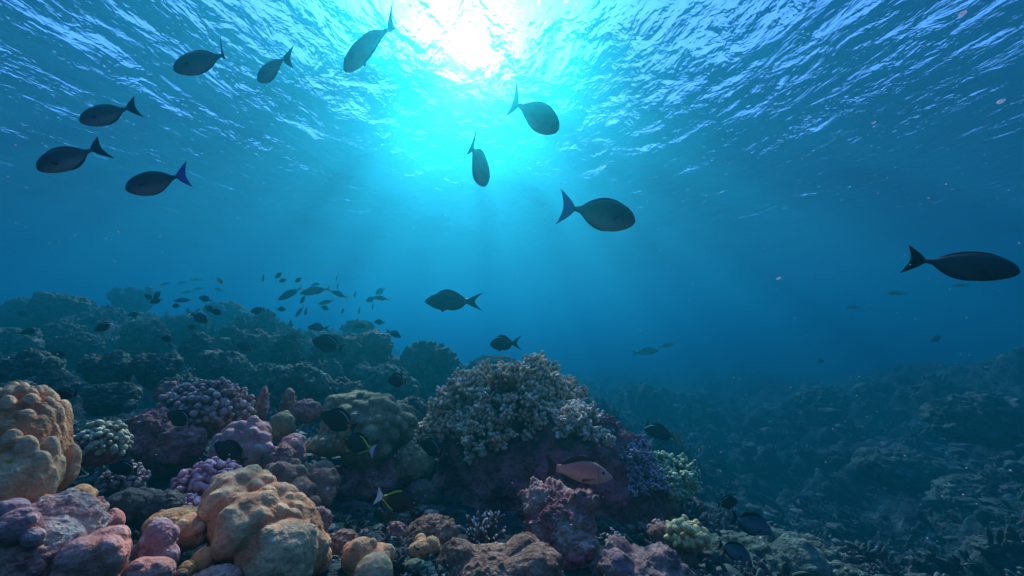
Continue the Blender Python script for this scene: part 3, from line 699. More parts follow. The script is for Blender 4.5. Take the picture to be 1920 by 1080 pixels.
# loose rubble and small growth between the colonies
def rubble():
    m, t, out = new_mat('rubble'); T = NT(t)
    b = T.n('ShaderNodeAttribute', attribute_name='tint')
    col = T.ramp(b.outputs['Fac'], [(0.0,(0.03,0.035,0.032)),(0.3,(0.06,0.065,0.05)),(0.5,(0.11,0.06,0.065)),(0.68,(0.06,0.085,0.06)),(0.86,(0.11,0.10,0.085)),(1.0,(0.22,0.18,0.16))])
    p = T.n('ShaderNodeBsdfPrincipled'); p.inputs['Roughness'].default_value = .85
    tc = T.n('ShaderNodeTexCoord'); nz = T.noise(tc.outputs['Object'], 60, 4, .65)
    mul = T.n('ShaderNodeMix', data_type='RGBA', blend_type='MULTIPLY'); mul.inputs[0].default_value = 1
    T.l(col.outputs[0], mul.inputs[6]); T.l(T.ramp(nz.outputs[0], [(0.3, .5), (.7, 1.3)]).outputs[0], mul.inputs[7])
    T.l(mul.outputs[2], p.inputs['Base Color'])
    bp = T.n('ShaderNodeBump'); bp.inputs['Strength'].default_value = .8; bp.inputs['Distance'].default_value = .006
    T.l(nz.outputs[0], bp.inputs['Height']); T.l(bp.outputs[0], p.inputs['Normal'])
    T.l(p.outputs[0], out.inputs['Surface'])
    g = np.random.default_rng(77)
    n = 19000
    d = 1.1 * (20 / 1.1) ** g.random(n); a = g.uniform(R(-58), R(58), n)
    # growth comes in patches
    x, y = d * np.sin(a), d * np.cos(a)
    keep = fbm(np.stack([x * 1.3, y * 1.3, 0 * x], 1), 3) > -0.12
    keep &= (d > 2.3) | (g.random(n) < .35)
    x, y, d = x[keep], y[keep], d[keep]; n = len(x)
    z = floor_z(x, y)
    P = np.stack([x, y, z], 1); parts = []
    near = d < 1.75
    sz = (0.008 + 0.026 * g.random(n) ** 2) * (0.7 + 0.22 * d); sz[near] = np.minimum(sz[near], .014)
    D = g.normal(0, .55, (n, 3)) + np.array((0, 0, 1.0))
    h = n // 6
    parts.append(fingers(NUB, P[:h] - np.array((0, 0, .01)), D[:h], sz[:h] * g.uniform(0.9, 1.6, h), sz[:h] * .7, g.normal(0, .3, (h, 3)) * sz[:h, None], seed=1))
    q = h + (n - h) // 3; reps = 7
    for k in range(reps):     # little tufts of fingers
        m_ = n - q
        parts.append(fingers(FINGER, P[q:] + g.normal(0, .5, (m_, 3)) * sz[q:, None], D[q:] + g.normal(0, .6, (m_, 3)), sz[q:] * g.uniform(1.2, 2.4, m_), sz[q:] * .36, g.normal(0, .3, (m_, 3)) * sz[q:, None], seed=2))
    V, F_, A, B = merge(parts)
    iv, if_ = ico(4); PV = []; PF = []; PB = []; o = 0
    for i in range(h, q):     # broken lumps
        s = sz[i] * 1.5 * np.array((g.uniform(.8, 1.7), g.uniform(.8, 1.7), g.uniform(.35, .8)))
        w_ = iv + i * 3.1
        v = iv * s * (0.85 + .55 * fbm(w_ * 1.6, 3) + .25 * np.abs(vnoise(w_ * 4.5)))[:, None]
        PV.append(v + P[i]); PF.append(if_ + o); PB.append(np.full(len(iv), g.random())); o += len(iv)
    ob = finger_obj('coral_rubble', m, [(V, F_, A, B), (np.vstack(PV), np.vstack(PF), np.zeros(o), np.concatenate(PB))])
    tag(ob, 'small rubble and stubby growth covering the reef bed between corals', None, None, 'stuff')
rubble()
# ------------------------------------------------------------------ fish
def fish_mat(name, back, side, belly, zc=0.0, zr=0.12, speck=0.5, rough=0.45, accent=None):
    """body colours run from back to belly, as the animal's own countershading does"""
    m, t, out = new_mat(name); T = NT(t)
    tc = T.n('ShaderNodeTexCoord'); sp = T.n('ShaderNodeSeparateXYZ'); T.l(tc.outputs['Object'], sp.inputs[0])
    nz = T.noise(tc.outputs['Object'], 9, 4, .6)
    zz = T.math('MULTIPLY_ADD', T.math('SUBTRACT', sp.outputs[2], zc), 0.5 / zr, 0.5)
    zz = T.math('ADD', zz, T.math('MULTIPLY_ADD', nz.outputs[0], 0.24, -0.12))
    col = T.ramp(zz, [(0.15, belly), (0.5, side), (0.85, back)]).outputs[0]
    if accent is not None:    # (colour, x position, radius): a coloured zone on the rear of the body
        fx = T.math('MULTIPLY_ADD', T.math('SUBTRACT', sp.outputs[0], accent[1]), -1.0 / accent[2], 0.5, clamp=True)
        col = T.mix(fx, col, accent[0])
    gx = T.math('ADD', sp.outputs[0], 0.03); gd = T.math('SQRT', T.math('ADD', T.math('MULTIPLY', gx, gx), T.math('MULTIPLY', T.math('MULTIPLY', sp.outputs[2], sp.outputs[2]), 0.8)))
    gl = T.math('MULTIPLY', T.math('LESS_THAN', T.math('ABSOLUTE', T.math('SUBTRACT', gd, 0.20)), 0.007), 0.4)
    col = T.mix(gl, col, (0.01, 0.01, 0.01))
    vo = T.vor(tc.outputs['Object'], 75); k = T.ramp(vo.outputs[0], [(0.1, 1 - .35 * speck), (.6, 1.1)])
    mul = T.n('ShaderNodeMix', data_type='RGBA', blend_type='MULTIPLY'); mul.inputs[0].default_value = 1
    T.l(col, mul.inputs[6]); T.l(k.outputs[0], mul.inputs[7])
    p = T.n('ShaderNodeBsdfPrincipled'); p.inputs['Roughness'].default_value = rough; p.inputs['Specular IOR Level'].default_value = .3
    T.l(mul.outputs[2], p.inputs['Base Color'])
    bp = T.n('ShaderNodeBump'); bp.inputs['Strength'].default_value = .3; bp.inputs['Distance'].default_value = .004
    T.l(vo.outputs[0], bp.inputs['Height']); T.l(bp.outputs[0], p.inputs['Normal'])
    T.l(p.outputs[0], out.inputs['Surface'])
    return m
def fin_mat(name, col, col2=None, rays=60.0, trans=0.25, axis=2):
    m, t, out = new_mat(name); T = NT(t)
    tc = T.n('ShaderNodeTexCoord'); wv = T.n('ShaderNodeTexWave', wave_type='BANDS', bands_direction='Z' if axis == 2 else 'X')
    wv.inputs['Scale'].default_value = rays / 6.28; wv.inputs['Distortion'].default_value = 1.0
    T.l(tc.outputs['Object'], wv.inputs['Vector'])
    c = T.mix(wv.outputs[0], col, col2 or tuple(q * .6 for q in col))
    p = T.n('ShaderNodeBsdfPrincipled'); p.inputs['Roughness'].default_value = .5; p.inputs['Specular IOR Level'].default_value = .2
    T.l(c, p.inputs['Base Color'])
    tr = T.n('ShaderNodeBsdfTranslucent'); T.l(c, tr.inputs[0])
    mx = T.n('ShaderNodeMixShader'); mx.inputs[0].default_value = trans
    T.l(p.outputs[0], mx.inputs[1]); T.l(tr.outputs[0], mx.inputs[2]); T.l(mx.outputs[0], out.inputs['Surface'])
    return m
def plain_mat(name, col, rough=.4):
    m, t, out = new_mat(name); T = NT(t)
    p = T.n('ShaderNodeBsdfPrincipled'); p.inputs['Base Color'].default_value = (*col, 1); p.inputs['Roughness'].default_value = rough
    nz = T.noise(T.n('ShaderNodeTexCoord').outputs['Object'], 40, 2); bp = T.n('ShaderNodeBump'); bp.inputs['Strength'].default_value = .1
    T.l(nz.outputs[0], bp.inputs['Height']); T.l(bp.outputs[0], p.inputs['Normal'])
    T.l(p.outputs[0], out.inputs['Surface']); return m

def smooth_interp(x, pts):
    pts = np.array(pts); xs, ys = pts[:, 0], pts[:, 1]
    # monotone-ish cubic (Catmull-Rom tangents)
    d = np.gradient(ys, xs); i = np.clip(np.searchsorted(xs, x) - 1, 0, len(xs) - 2)
    h = xs[i + 1] - xs[i]; t = np.clip((x - xs[i]) / h, 0, 1)
    return (2*t**3-3*t**2+1)*ys[i] + (t**3-2*t**2+t)*h*d[i] + (-2*t**3+3*t**2)*ys[i+1] + (t**3-t**2)*h*d[i+1]

class Species:
    """meshes in standard-length units: snout at x=0, tail root at x=-1, z up"""
    def __init__(s, name, top, bot, wid, mat, tail, tail_mat, dorsal=None, anal=None, fin=None, pect=None, eye=(.12, .04, .022), extras=(), bend=0.05, ns=30, nr=18, pelvic=None, simple=False):
        s.name, s.parts = name, []
        s.top, s.bot, s.wid, s.bend = top, bot, wid, bend
        X = np.concatenate([[0.0], (np.linspace(0.0, 1, ns) ** 1.5)[1:]])
        zt, zb, w_ = smooth_interp(X, top), smooth_interp(X, bot), np.maximum(smooth_interp(X, wid), .004)
        mid, hh = (zt + zb) / 2, np.maximum((zt - zb) / 2, .006)
        ph = np.linspace(0, 2 * math.pi, nr, endpoint=False)
        cz, sy = np.cos(ph), np.sin(ph)
        V = np.stack([np.repeat(-X, nr), (w_[:, None] * (np.sign(sy) * np.abs(sy) ** .9)[None]).ravel(), (mid[:, None] + hh[:, None] * cz[None]).ravel()], 1)
        f = []
        for i in range(ns - 1):
            for k in range(nr):
                a, b = i * nr + k, i * nr + (k + 1) % nr
                f.append((a, a + nr, b + nr, b))
        V = np.vstack([V, [[.006, 0, mid[0]], [-1.0, 0, mid[-1]]]])
        for k in range(nr):
            f.append((len(V) - 2, k, (k + 1) % nr)); f.append((len(V) - 1, (ns - 1) * nr + (k + 1) % nr, (ns - 1) * nr + k))
        s.add('body', V, f, mat)
        # caudal fin
        h, ln, fork, ph_ = tail['h'], tail['len'], tail['fork'], tail.get('root', .026)
        n = 13; m = 6; S = np.linspace(-1, 1, n); U = np.linspace(0, 1, m)
        P = []
        for q in S:
            tipx = 1 + ln * (1 - fork * (1 - abs(q) ** tail.get('pow', 1.3)))
            tz = h * q * (1 + tail.get('skew', 0) * q)
            for u in U:
                P.append((-(.975 + (tipx - .975) * u), (ph_ * q) * (1 - u) + tz * u ** tail.get('flare', 1.0)))
        s.fin_plate('tail_fin', np.array(P).reshape(n, m, 2), tail_mat, .012)
        s.total = 1 + ln * (1 - fork * .45)
        if dorsal: s.strip_fin('dorsal_fin', dorsal, zt, X, fin, 1)
        if anal: s.strip_fin('anal_fin', anal, zb, X, fin, -1)
        if pect and not simple:
            x0, z0, L, ang = pect
            for sd in (1, -1):
                wv = float(smooth_interp(np.array([x0]), wid)[0])
                Q = []; n, m = 7, 5
                for q in np.linspace(-1, 1, n):
                    for u in np.linspace(0, 1, m):
                        a = R(ang + q * 24); Q.append((-x0 - math.cos(a) * L * u * (1 - .25 * q), z0 + math.sin(a) * L * u))
                s.fin_plate('pectoral_fin', np.array(Q).reshape(n, m, 2), fin, .008, yoff=sd * wv * .92, ylean=sd * .35, x0=-x0)
        if pelvic and not simple:
            x0, L = pelvic; zb0 = float(smooth_interp(np.array([x0]), bot)[0])
            Q = []
            for q in np.linspace(0, 1, 5):
                for u in np.linspace(0, 1, 5):
                    Q.append((-x0 - L * u * (.45 + .55 * q), zb0 + .02 - L * .55 * u * (1 - .8 * q)))
            s.fin_plate('pelvic_fin', np.array(Q).reshape(5, 5, 2), fin, .008)
        if eye and not simple:
            x0, z0, r = eye; wv = float(smooth_interp(np.array([x0]), wid)[0]); iv, if_ = ico(3)
            mz = float(smooth_interp(np.array([x0]), top)[0] + smooth_interp(np.array([x0]), bot)[0]) / 2
            for sd in (1, -1):
                s.add('eye', iv * np.array((r, r * .6, r)) + np.array((-x0, sd * wv * .86, mz + z0)), if_, M_EYE)
        for e in extras: e(s)
    def curve(s, V):
        V = np.array(V, float); x = -V[:, 0]
        V[:, 1] += s.bend * np.clip(x - .35, 0, 2) ** 2
        return V
    def add(s, nm, V, f, mat):
        o = link_mesh(nm, s.curve(V), f if not isinstance(f, np.ndarray) else f, mat)
        COL.objects.unlink(o); s.parts.append(o); return o
    def fin_plate(s, nm, G, mat, th, yoff=0.0, ylean=0.0, x0=0.0):
        n, m, _ = G.shape; V = []
        for sd in (1, -1):
            for i in range(n):
                for j in range(m):
                    x, z = G[i, j]; u = j / (m - 1)
                    V.append((x, yoff + ylean * abs(x - x0) + sd * th * .5 * (1 - .8 * u), z))
        f = []; q = n * m
        for i in range(n - 1):
            for j in range(m - 1):
                a = i * m + j
                f.append((a, a + 1, a + m + 1, a + m)); f.append((q + a, q + a + m, q + a + m + 1, q + a + 1))
        for i in range(n - 1): f.append((i * m + m - 1, q + i * m + m - 1, q + (i + 1) * m + m - 1, (i + 1) * m + m - 1))
        for j in range(m - 1):
            f.append((j, q + j, q + j + 1, j + 1)); a = (n - 1) * m + j; f.append((a, a + 1, q + a + 1, q + a))
        return s.add(nm, V, f, mat)
    def strip_fin(s, nm, spec, zed, X, mat, sg):
        x0, x1, pts, sweep = spec; n, m = 22, 4; G = []
        for q in np.linspace(0, 1, n):
            x = x0 + (x1 - x0) * q; zb = np.interp(x, X, zed); h = float(smooth_interp(np.array([q]), pts)[0])
            for u in np.linspace(0, 1, m): G.append((-(x + sweep * h * u), zb + sg * (-.02 + (h + .02) * u)))
        s.fin_plate(nm, np.array(G).reshape(n, m, 2), mat, .014)
    def ribbon(s, nm, pts, mat, r):
        """thin raised line on the median edge or flank"""
        P = np.array(pts); V = []; k = 6
        for i, (x, y, z) in enumerate(P):
            e = 1 - .6 * abs(2 * i / (len(P) - 1) - 1) ** 3
            for a in range(k): V.append((x + 0, y + r * .9 * e * math.cos(a * 6.283 / k), z + r * e * math.sin(a * 6.283 / k)))
        f = []
        for i in range(len(P) - 1):
            for a in range(k): f.append((i * k + a, i * k + (a + 1) % k, (i + 1) * k + (a + 1) % k, (i + 1) * k + a))
        f.append(tuple(range(k))[::-1]); f.append(tuple((len(P) - 1) * k + a for a in range(k)))
        s.add(nm, V, f, mat)
    def spot(s, nm, x, y, z, r, mat):
        iv, if_ = ico(3)
        for sd in (1, -1): s.add(nm, iv * np.array(r) + np.array((x, sd * y, z)), if_, mat)

FISH_N = {}
def place_fish(sp, h, t, d, label, turn=15, roll=0, group=None, tail_turn=0, mats=None, zs=1.0):
    """snout at pixel h, middle of the tail edge at pixel t; turn > 0 swings the head away from the viewer"""
    d = far(d)
    a, b = at(*h, d), at(*t, d)
    L = (a - b).length; dd = math.tan(R(turn)) * L
    a, b = at(*h, d + dd / 2), at(*t, d - dd / 2)
    X = a - b; L = X.length; X.normalize()
    up = Vector((0, 0, 1)); up = (up - X * up.dot(X)).normalized()
    Y = up.cross(X)
    M = Matrix((X, Y, up)).transposed().to_4x4() @ Matrix.Rotation(R(roll), 4, 'X')
    k = L / sp.total
    e = empty(sp.name, a, label, sp.cat, group)
    e.matrix_world = Matrix.Translation(a) @ M @ Matrix.Scale(k, 4) @ Matrix.Scale(zs, 4, (0, 0, 1))
    for p in sp.parts:
        o = p.copy(); COL.objects.link(o); o.parent = e
        if mats and p.name.split('.')[0] in mats:
            o.data = o.data.copy(); o.data.materials[0] = mats[p.name.split('.')[0]]
        pv_ = sp.bend * .635 ** 2
        if tail_turn and p.name.startswith('tail_fin'):
            o.matrix_local = Matrix.Translation((-.985, pv_, 0)) @ Matrix.Rotation(R(tail_turn), 4, 'Z') @ Matrix.Translation((.985, -pv_, 0))
    return e

M_EYE = plain_mat('fish_eye', (0.02,0.02,0.02), .15)
M_UNI = fish_mat('unicornfish_skin', (0.035,0.028,0.03), (0.15,0.11,0.11), (0.50,0.34,0.33), -.03, .20)
M_UNID = fish_mat('dark_unicornfish_skin', (0.025,0.025,0.035), (0.045,0.045,0.06), (0.07,0.065,0.08), -.03, .2)
M_UNIF = fin_mat('unicornfish_fin', (0.05,0.04,0.06))
M_BLUEF = fin_mat('blue_tail', (0.10,0.13,0.55), (0.20,0.10,0.45), trans=.4)
M_DKTAIL = fin_mat('dark_tail', (0.03,0.03,0.06))
UNI_TOP = [(0,.0),(.03,.06),(.10,.125),(.25,.195),(.42,.215),(.60,.185),(.78,.115),(.90,.052),(1,.03)]
UNI_BOT = [(0,-.05),(.03,-.09),(.10,-.14),(.25,-.205),(.42,-.235),(.60,-.205),(.78,-.115),(.90,-.046),(1,-.028)]
UNI_TOP = [(x, z * 1.15) for x, z in UNI_TOP]; UNI_BOT = [(x, z * 1.15) for x, z in UNI_BOT]
UNI_W = [(0,.012),(.06,.05),(.2,.08),(.4,.085),(.6,.068),(.8,.038),(.92,.02),(1,.013)]
TAILU = dict(h=.30, len=.24, fork=.34, root=.03, flare=.8, pow=1.5)
uni = Species('unicornfish', UNI_TOP, UNI_BOT, UNI_W, M_UNI, TAILU, M_DKTAIL, (.2,.88,[(0,.004),(.2,.022),(.8,.02),(1,.0)],.6), (.42,.88,[(0,.004),(.2,.02),(.8,.02),(1,0)],.6), M_UNIF, (.27,-.03,.13,-28), (.12,.055,.022))
uni.cat = 'fish'
uni_l = Species('unicornfish', UNI_TOP, UNI_BOT, UNI_W, M_UNI, TAILU, M_DKTAIL, (.2,.88,[(0,.004),(.2,.03),(.8,.028),(1,.0)],.6), (.42,.88,[(0,.004),(.2,.03),(.8,.024),(1,0)],.6), M_UNIF, (.27,-.03,.15,-40), (.12,.055,.022), bend=-.12); uni_l.cat = 'fish'
uni_r = Species('unicornfish', UNI_TOP, UNI_BOT, UNI_W, M_UNI, TAILU, M_DKTAIL, (.2,.88,[(0,.004),(.2,.014),(.8,.012),(1,.0)],.6), (.42,.88,[(0,.004),(.2,.012),(.8,.01),(1,0)],.6), M_UNIF, (.27,-.03,.12,-12), (.12,.055,.022), bend=.18); uni_r.cat = 'fish'
M_PAR = fish_mat('parrotfish_skin', (0.03,0.045,0.04), (0.045,0.06,0.055), (0.06,0.075,0.07), 0, .2)
M_PARF = fin_mat('parrotfish_fin', (0.03,0.07,0.08), trans=.35)
parrot = Species('parrotfish', [(0,.0),(.05,.06),(.15,.13),(.3,.195),(.45,.215),(.62,.175),(.8,.10),(.92,.065),(1,.06)], [(0,-.035),(.05,-.07),(.15,-.13),(.3,-.19),(.45,-.205),(.62,-.175),(.8,-.10),(.92,-.065),(1,-.06)],
   [(0,.02),(.08,.06),(.25,.09),(.45,.09),(.7,.055),(.9,.025),(1,.018)], M_PAR, dict(h=.22,len=.34,fork=.62,root=.06,pow=1.5,flare=.9), M_PARF, (.26,.9,[(0,.01),(.15,.04),(.8,.045),(1,.015)],.5), (.55,.9,[(0,.01),(.3,.04),(.8,.045),(1,.01)],.5), M_PARF, (.28,-.02,.17,-20), (.14,.06,.02), pelvic=(.34,.14))
parrot.cat = 'fish'
# black surgeonfish: white line along the back edge, orange spot at the tail root, pale bar on the tail
M_TANG = fish_mat('black_surgeonfish_skin', (0.012,0.012,0.016), (0.016,0.014,0.018), (0.02,0.018,0.02), 0, .25, .3)
M_TANGF = fin_mat('black_fin', (0.012,0.012,0.02))
M_WHITE = plain_mat('white_fin_edge', (0.72,0.74,0.72)); M_ORANGE = plain_mat('orange_spot', (0.85,0.20,0.03)); M_YELLOW = plain_mat('yellow_band', (0.62,0.75,0.02)); M_BLUEL = plain_mat('blue_fin_edge', (0.12,0.25,0.60))
TG_TOP = [(0,-.02),(.04,.07),(.12,.15),(.28,.235),(.48,.265),(.68,.215),(.84,.115),(.94,.045),(1,.035)]
TG_BOT = [(0,-.06),(.04,-.11),(.12,-.17),(.28,-.25),(.48,-.275),(.68,-.22),(.84,-.115),(.94,-.045),(1,-.035)]
TG_W = [(0,.014),(.06,.05),(.2,.075),(.4,.08),(.6,.065),(.8,.036),(.94,.02),(1,.014)]
TG_D = (.18,.93,[(0,.01),(.2,.07),(.6,.085),(.88,.085),(1,.01)],.45); TG_A = (.38,.93,[(0,.01),(.25,.06),(.7,.08),(.9,.08),(1,.01)],.45)
def edge_line(nm, mat, r, x0, x1, sg, off):
    def fn(s):
        prof = s.top if sg > 0 else s.bot
        xs = np.linspace(x0, x1, 14); z = smooth_interp(xs, prof)
        for sd in (1, -1):
            s.ribbon(nm, [(-x, sd * (.009 + .012 * (off < .03)), zz + sg * off * (0.3 + .7 * (x - x0) / (x1 - x0))) for x, zz in zip(xs, z)], mat, r)
    return fn
def tail_bar(nm, mat, x, h, r, bow=.05):
    return lambda s: s.ribbon(nm, [(-(x + bow * abs(q) ** 1.5), 0, h * q) for q in np.linspace(-1, 1, 9)], mat, r)
tang = Species('black_surgeonfish', TG_TOP, TG_BOT, TG_W, M_TANG, dict(h=.24,len=.20,fork=.45,root=.035,pow=1.5), M_TANGF, TG_D, TG_A, M_TANGF, (.28,-.05,.15,-25), (.13,.10,.022),
   extras=[edge_line('white_line', M_WHITE, .009, .45, .92, 1, .015), lambda s: s.spot('tail_spot', -.93, .018, 0, (.06,.012,.03), M_ORANGE), tail_bar('tail_bar', M_WHITE, 1.13, .19, .013)])
tang.cat = 'fish'
M_WTAIL = fin_mat('white_tail', (0.72,0.78,0.85), (0.45,0.62,0.80), trans=.3)
M_GOLD = fish_mat('gold_rimmed_skin', (0.02,0.018,0.02), (0.03,0.022,0.018), (0.03,0.022,0.02), 0, .25, .3, accent=((0.28,0.20,0.02), -.92, .22))
gold = Species('gold_rimmed_surgeonfish', TG_TOP, TG_BOT, TG_W, M_GOLD, dict(h=.25,len=.19,fork=.22,root=.035,pow=1.5), M_WTAIL, TG_D, TG_A, M_TANGF, (.28,-.05,.15,-25), (.13,.10,.022),
   extras=[edge_line('yellow_band', M_YELLOW, .026, .52, .97, 1, .02), edge_line('yellow_band', M_YELLOW, .022, .62, .97, -1, .02), edge_line('blue_fin_edge', M_BLUEL, .008, .42, .95, -1, .10), lambda s: s.spot('cheek_spot', -.12, .062, .05, (.022,.012,.014), M_WHITE), lambda s: s.spot('mouth_ring', -.03, .026, -.07, (.012,.012,.022), M_WHITE)])
gold.cat = 'fish'
M_BLUT = fish_mat('blue_grey_skin', (0.04,0.06,0.08), (0.14,0.22,0.27), (0.10,0.16,0.20), 0, .3, .3)
bluetang = Species('blue_grey_surgeonfish', TG_TOP, TG_BOT, TG_W, M_BLUT, dict(h=.30,len=.22,fork=.55,root=.035,pow=1.4), M_TANGF, TG_D, TG_A, M_TANGF, (.28,-.05,.15,-25), (.13,.10,.022))
bluetang.cat = 'fish'
disc = Species('dark_reef_fish', TG_TOP, TG_BOT, TG_W, M_TANG, dict(h=.2,len=.19,fork=.4,root=.035,pow=1.5), M_TANGF, TG_D, TG_A, M_TANGF, simple=True, ns=18, nr=12); disc.cat = 'fish'
M_SNAP = fish_mat('red_snapper_skin', (0.72,0.20,0.16), (0.88,0.40,0.33), (0.88,0.52,0.45), -.02, .16, .4)
M_REDF = fin_mat('red_fin', (0.55,0.03,0.02), (0.40,0.02,0.02)); M_MARF = fin_mat('maroon_fin', (0.12,0.03,0.03))
snap = Species('red_snapper', [(0,.0),(.05,.035),(.15,.10),(.3,.165),(.45,.175),(.65,.135),(.82,.085),(.93,.06),(1,.055)], [(0,-.03),(.05,-.055),(.15,-.10),(.3,-.14),(.45,-.15),(.65,-.125),(.82,-.08),(.93,-.055),(1,-.05)],
   [(0,.02),(.08,.05),(.22,.085),(.42,.085),(.65,.06),(.85,.03),(1,.018)], M_SNAP, dict(h=.2,len=.22,fork=.35,root=.05,pow=1.4), M_MARF, (.32,.9,[(0,.01),(.15,.045),(.8,.05),(1,.02)],.5), (.62,.9,[(0,.01),(.3,.05),(.8,.04),(1,.01)],.5), M_MARF, None, (.15,.045,.026), pelvic=(.36,.15),
   extras=[lambda s: s.fin_plate('pectoral_fin', np.array([[(-.27 - .24 * u, -.045 + (q * .022 - .045) * u) for u in np.linspace(0, 1, 5)] for q in np.linspace(-1, 1, 5)]), M_REDF, .012, yoff=.085, ylean=.08, x0=-.27), lambda s: s.fin_plate('pectoral_fin', np.array([[(-.27 - .24 * u, -.045 + (q * .022 - .045) * u) for u in np.linspace(0, 1, 5)] for q in np.linspace(-1, 1, 5)]), M_REDF, .012, yoff=-.085, ylean=-.08, x0=-.27)])
snap.cat = 'fish'
M_FUS = fish_mat('grey_blue_skin', (0.05,0.07,0.08), (0.10,0.12,0.14), (0.22,0.25,0.27), 0, .15, .3)
M_YTAIL = fin_mat('yellow_tail', (0.62,0.60,0.03), trans=.4); M_FUSF = fin_mat('grey_fin', (0.07,0.09,0.10))
fus = Species('yellow_tailed_fish', [(0,.0),(.06,.045),(.2,.115),(.4,.155),(.6,.13),(.8,.075),(.93,.04),(1,.036)], [(0,-.03),(.06,-.06),(.2,-.12),(.4,-.15),(.6,-.125),(.8,-.07),(.93,-.038),(1,-.034)], [(0,.012),(.1,.045),(.3,.075),(.5,.07),(.75,.038),(1,.014)],
   M_FUS, dict(h=.17,len=.22,fork=.55,root=.034,pow=1.3), M_YTAIL, (.3,.9,[(0,.01),(.2,.035),(.8,.03),(1,.01)],.5), (.55,.9,[(0,.01),(.3,.03),(.8,.025),(1,.0)],.5), M_FUSF, (.28,-.02,.12,-25), (.11,.03,.018)); fus.cat = 'fish'
yel = Species('yellow_fish', TG_TOP, TG_BOT, TG_W, fish_mat('yellow_skin', (0.30,0.32,0.03),(0.50,0.48,0.04),(0.55,0.50,0.06),0,.2), dict(h=.2,len=.2,fork=.4,root=.04), M_YTAIL, TG_D, TG_A, M_YTAIL, simple=True, ns=18, nr=12); yel.cat = 'fish'
forkt = Species('fork_tailed_fish', [(0,.0),(.05,.05),(.18,.15),(.38,.23),(.55,.215),(.75,.12),(.92,.05),(1,.045)], [(0,-.04),(.05,-.07),(.18,-.14),(.38,-.20),(.55,-.19),(.75,-.11),(.92,-.05),(1,-.045)], TG_W,
   fish_mat('dark_fork_skin', (0.03,0.03,0.035),(0.05,0.05,0.06),(0.06,0.06,0.07),0,.2), dict(h=.22,len=.32,fork=.6,root=.05,pow=1.2), M_TANGF, (.25,.9,[(0,.01),(.2,.05),(.8,.06),(1,.02)],.5), (.55,.9,[(0,.01),(.3,.05),(.8,.05),(1,.01)],.5), M_TANGF, (.28,-.03,.14,-20), (.13,.05,.02), pelvic=(.34,.12)); forkt.cat = 'fish'

PF = place_fish
UG = 'unicornfish gliding under the surface'
BT = {'tail_fin': M_BLUEF}
PF(uni, (325,128), (438,100), 3.0, 'grey unicornfish at the upper left, left neighbour of the smaller dark one', 22, group=UG, tail_turn=-48)
PF(uni_r, (483,147), (549,108), 3.3, 'smallest dark unicornfish, high up between the upper left fish and the diving one', 40, group=UG, tail_turn=30)
PF(uni_l, (645,128), (741,32), 1.9, 'unicornfish nearest the top edge, nose down and left of the sun glare', 28, roll=4, group=UG, tail_turn=-30)
PF(uni, (149,226), (258,200), 3.0, 'unicornfish at the left, directly above the lowest left pair', 18, group=UG, tail_turn=10)
PF(uni_l, (69,316), (190,272), 2.8, 'leftmost unicornfish with its belly paler than its back', 12, group=UG, tail_turn=8)
PF(uni_r, (235,352), (357,330), 2.6, 'left unicornfish with a blue tail, lowest of the left group', 25, group=UG, mats=BT, tail_turn=10)
PF(uni_r, (1048,240), (957,186), 2.2, 'unicornfish facing right just below the sun glare, tail seen edge on', 32, roll=24, group=UG, tail_turn=42)
PF(uni_l, (914,342), (873,262), 2.1, 'unicornfish heading steeply down in the middle of the sun glow', 48, roll=14, group=UG, tail_turn=8)
PF(uni, (1191,412), (1052,386), 2.4, 'unicornfish with a blue tail facing right, alone right of the sun glow', 14, group=UG, mats=BT, tail_turn=0)
PF(uni, (1913,508), (1700,486), 2.0, 'large dark unicornfish alone at the right edge', -6, group=UG, tail_turn=10, zs=.84, mats={'tail_fin': M_TANGF, 'body': M_UNID})
PF(parrot, (797,564), (900,566), 3.6, 'dark parrotfish with a crescent tail in open water above the finger coral', 8)
PF(parrot, (919,645), (976,643), 3.7, 'dark parrotfish turned away just above the finger coral', 42)
PF(forkt, (577,613), (617,616), 4.2, 'dark fork-tailed fish above the lobed mid reef heads', 12)
PF(forkt, (752,632), (724,620), 4.0, 'small dark fish facing right, over the reef right of the school', 10)
PF(forkt, (1207,804), (1277,822), 4.0, 'dim dark fish with a yellowish tail right of the finger corals', 20, mats={'tail_fin': M_YTAIL})
PF(snap, (1148,894), (1024,876), 2.0, 'red snapper in front of the maroon rock mound', -8, zs=1.2)
BG = 'black surgeonfish over the near reef'
PF(tang, (93,742), (146,738), 2.15, 'black surgeonfish right above the big left coral boulder', 15, group=BG)
PF(tang, (315,772), (361,797), 2.1, 'black surgeonfish in front of the dusky pink coral bush', 10, group=BG)
PF(tang, (602,774), (668,803), 2.15, 'black surgeonfish in front of the large olive mound', 10, group=BG)
PF(tang, (788,828), (832,850), 2.15, 'black surgeonfish at the left foot of the big finger coral', 25, group=BG)
PF(tang, (727,712), (764,714), 2.9, 'black surgeonfish seen side on, alone above and behind the olive mound', 38, group=BG)
PF(tang, (586,636), (644,654), 3.4, 'large black surgeonfish over the wide lobed mid reef head', 10, group=BG)
PF(tang, (445,645), (471,656), 3.6, 'small black surgeonfish over the low lobed head in the mid reef', 20, group=BG)
PF(tang, (302,633), (327,638), 3.7, 'black surgeonfish by the round double coral head on the left slope', 25, group=BG)
PF(tang, (1383,938), (1345,946), 2.6, 'black surgeonfish at the right, above the two blue-grey ones', 30, group=BG)
PF(tang, (204,876), (260,880), 2.05, 'black surgeonfish hiding in shade under the pale green knobbed coral', 15, group=BG)
PF(disc, (404,829), (460,866), 1.95, 'plain dark brown fish in front of the lilac bulging coral', 10)
PF(gold, (783,946), (705,931), 1.7, 'gold-rimmed surgeonfish with a white tail in the low centre, side on', 5)
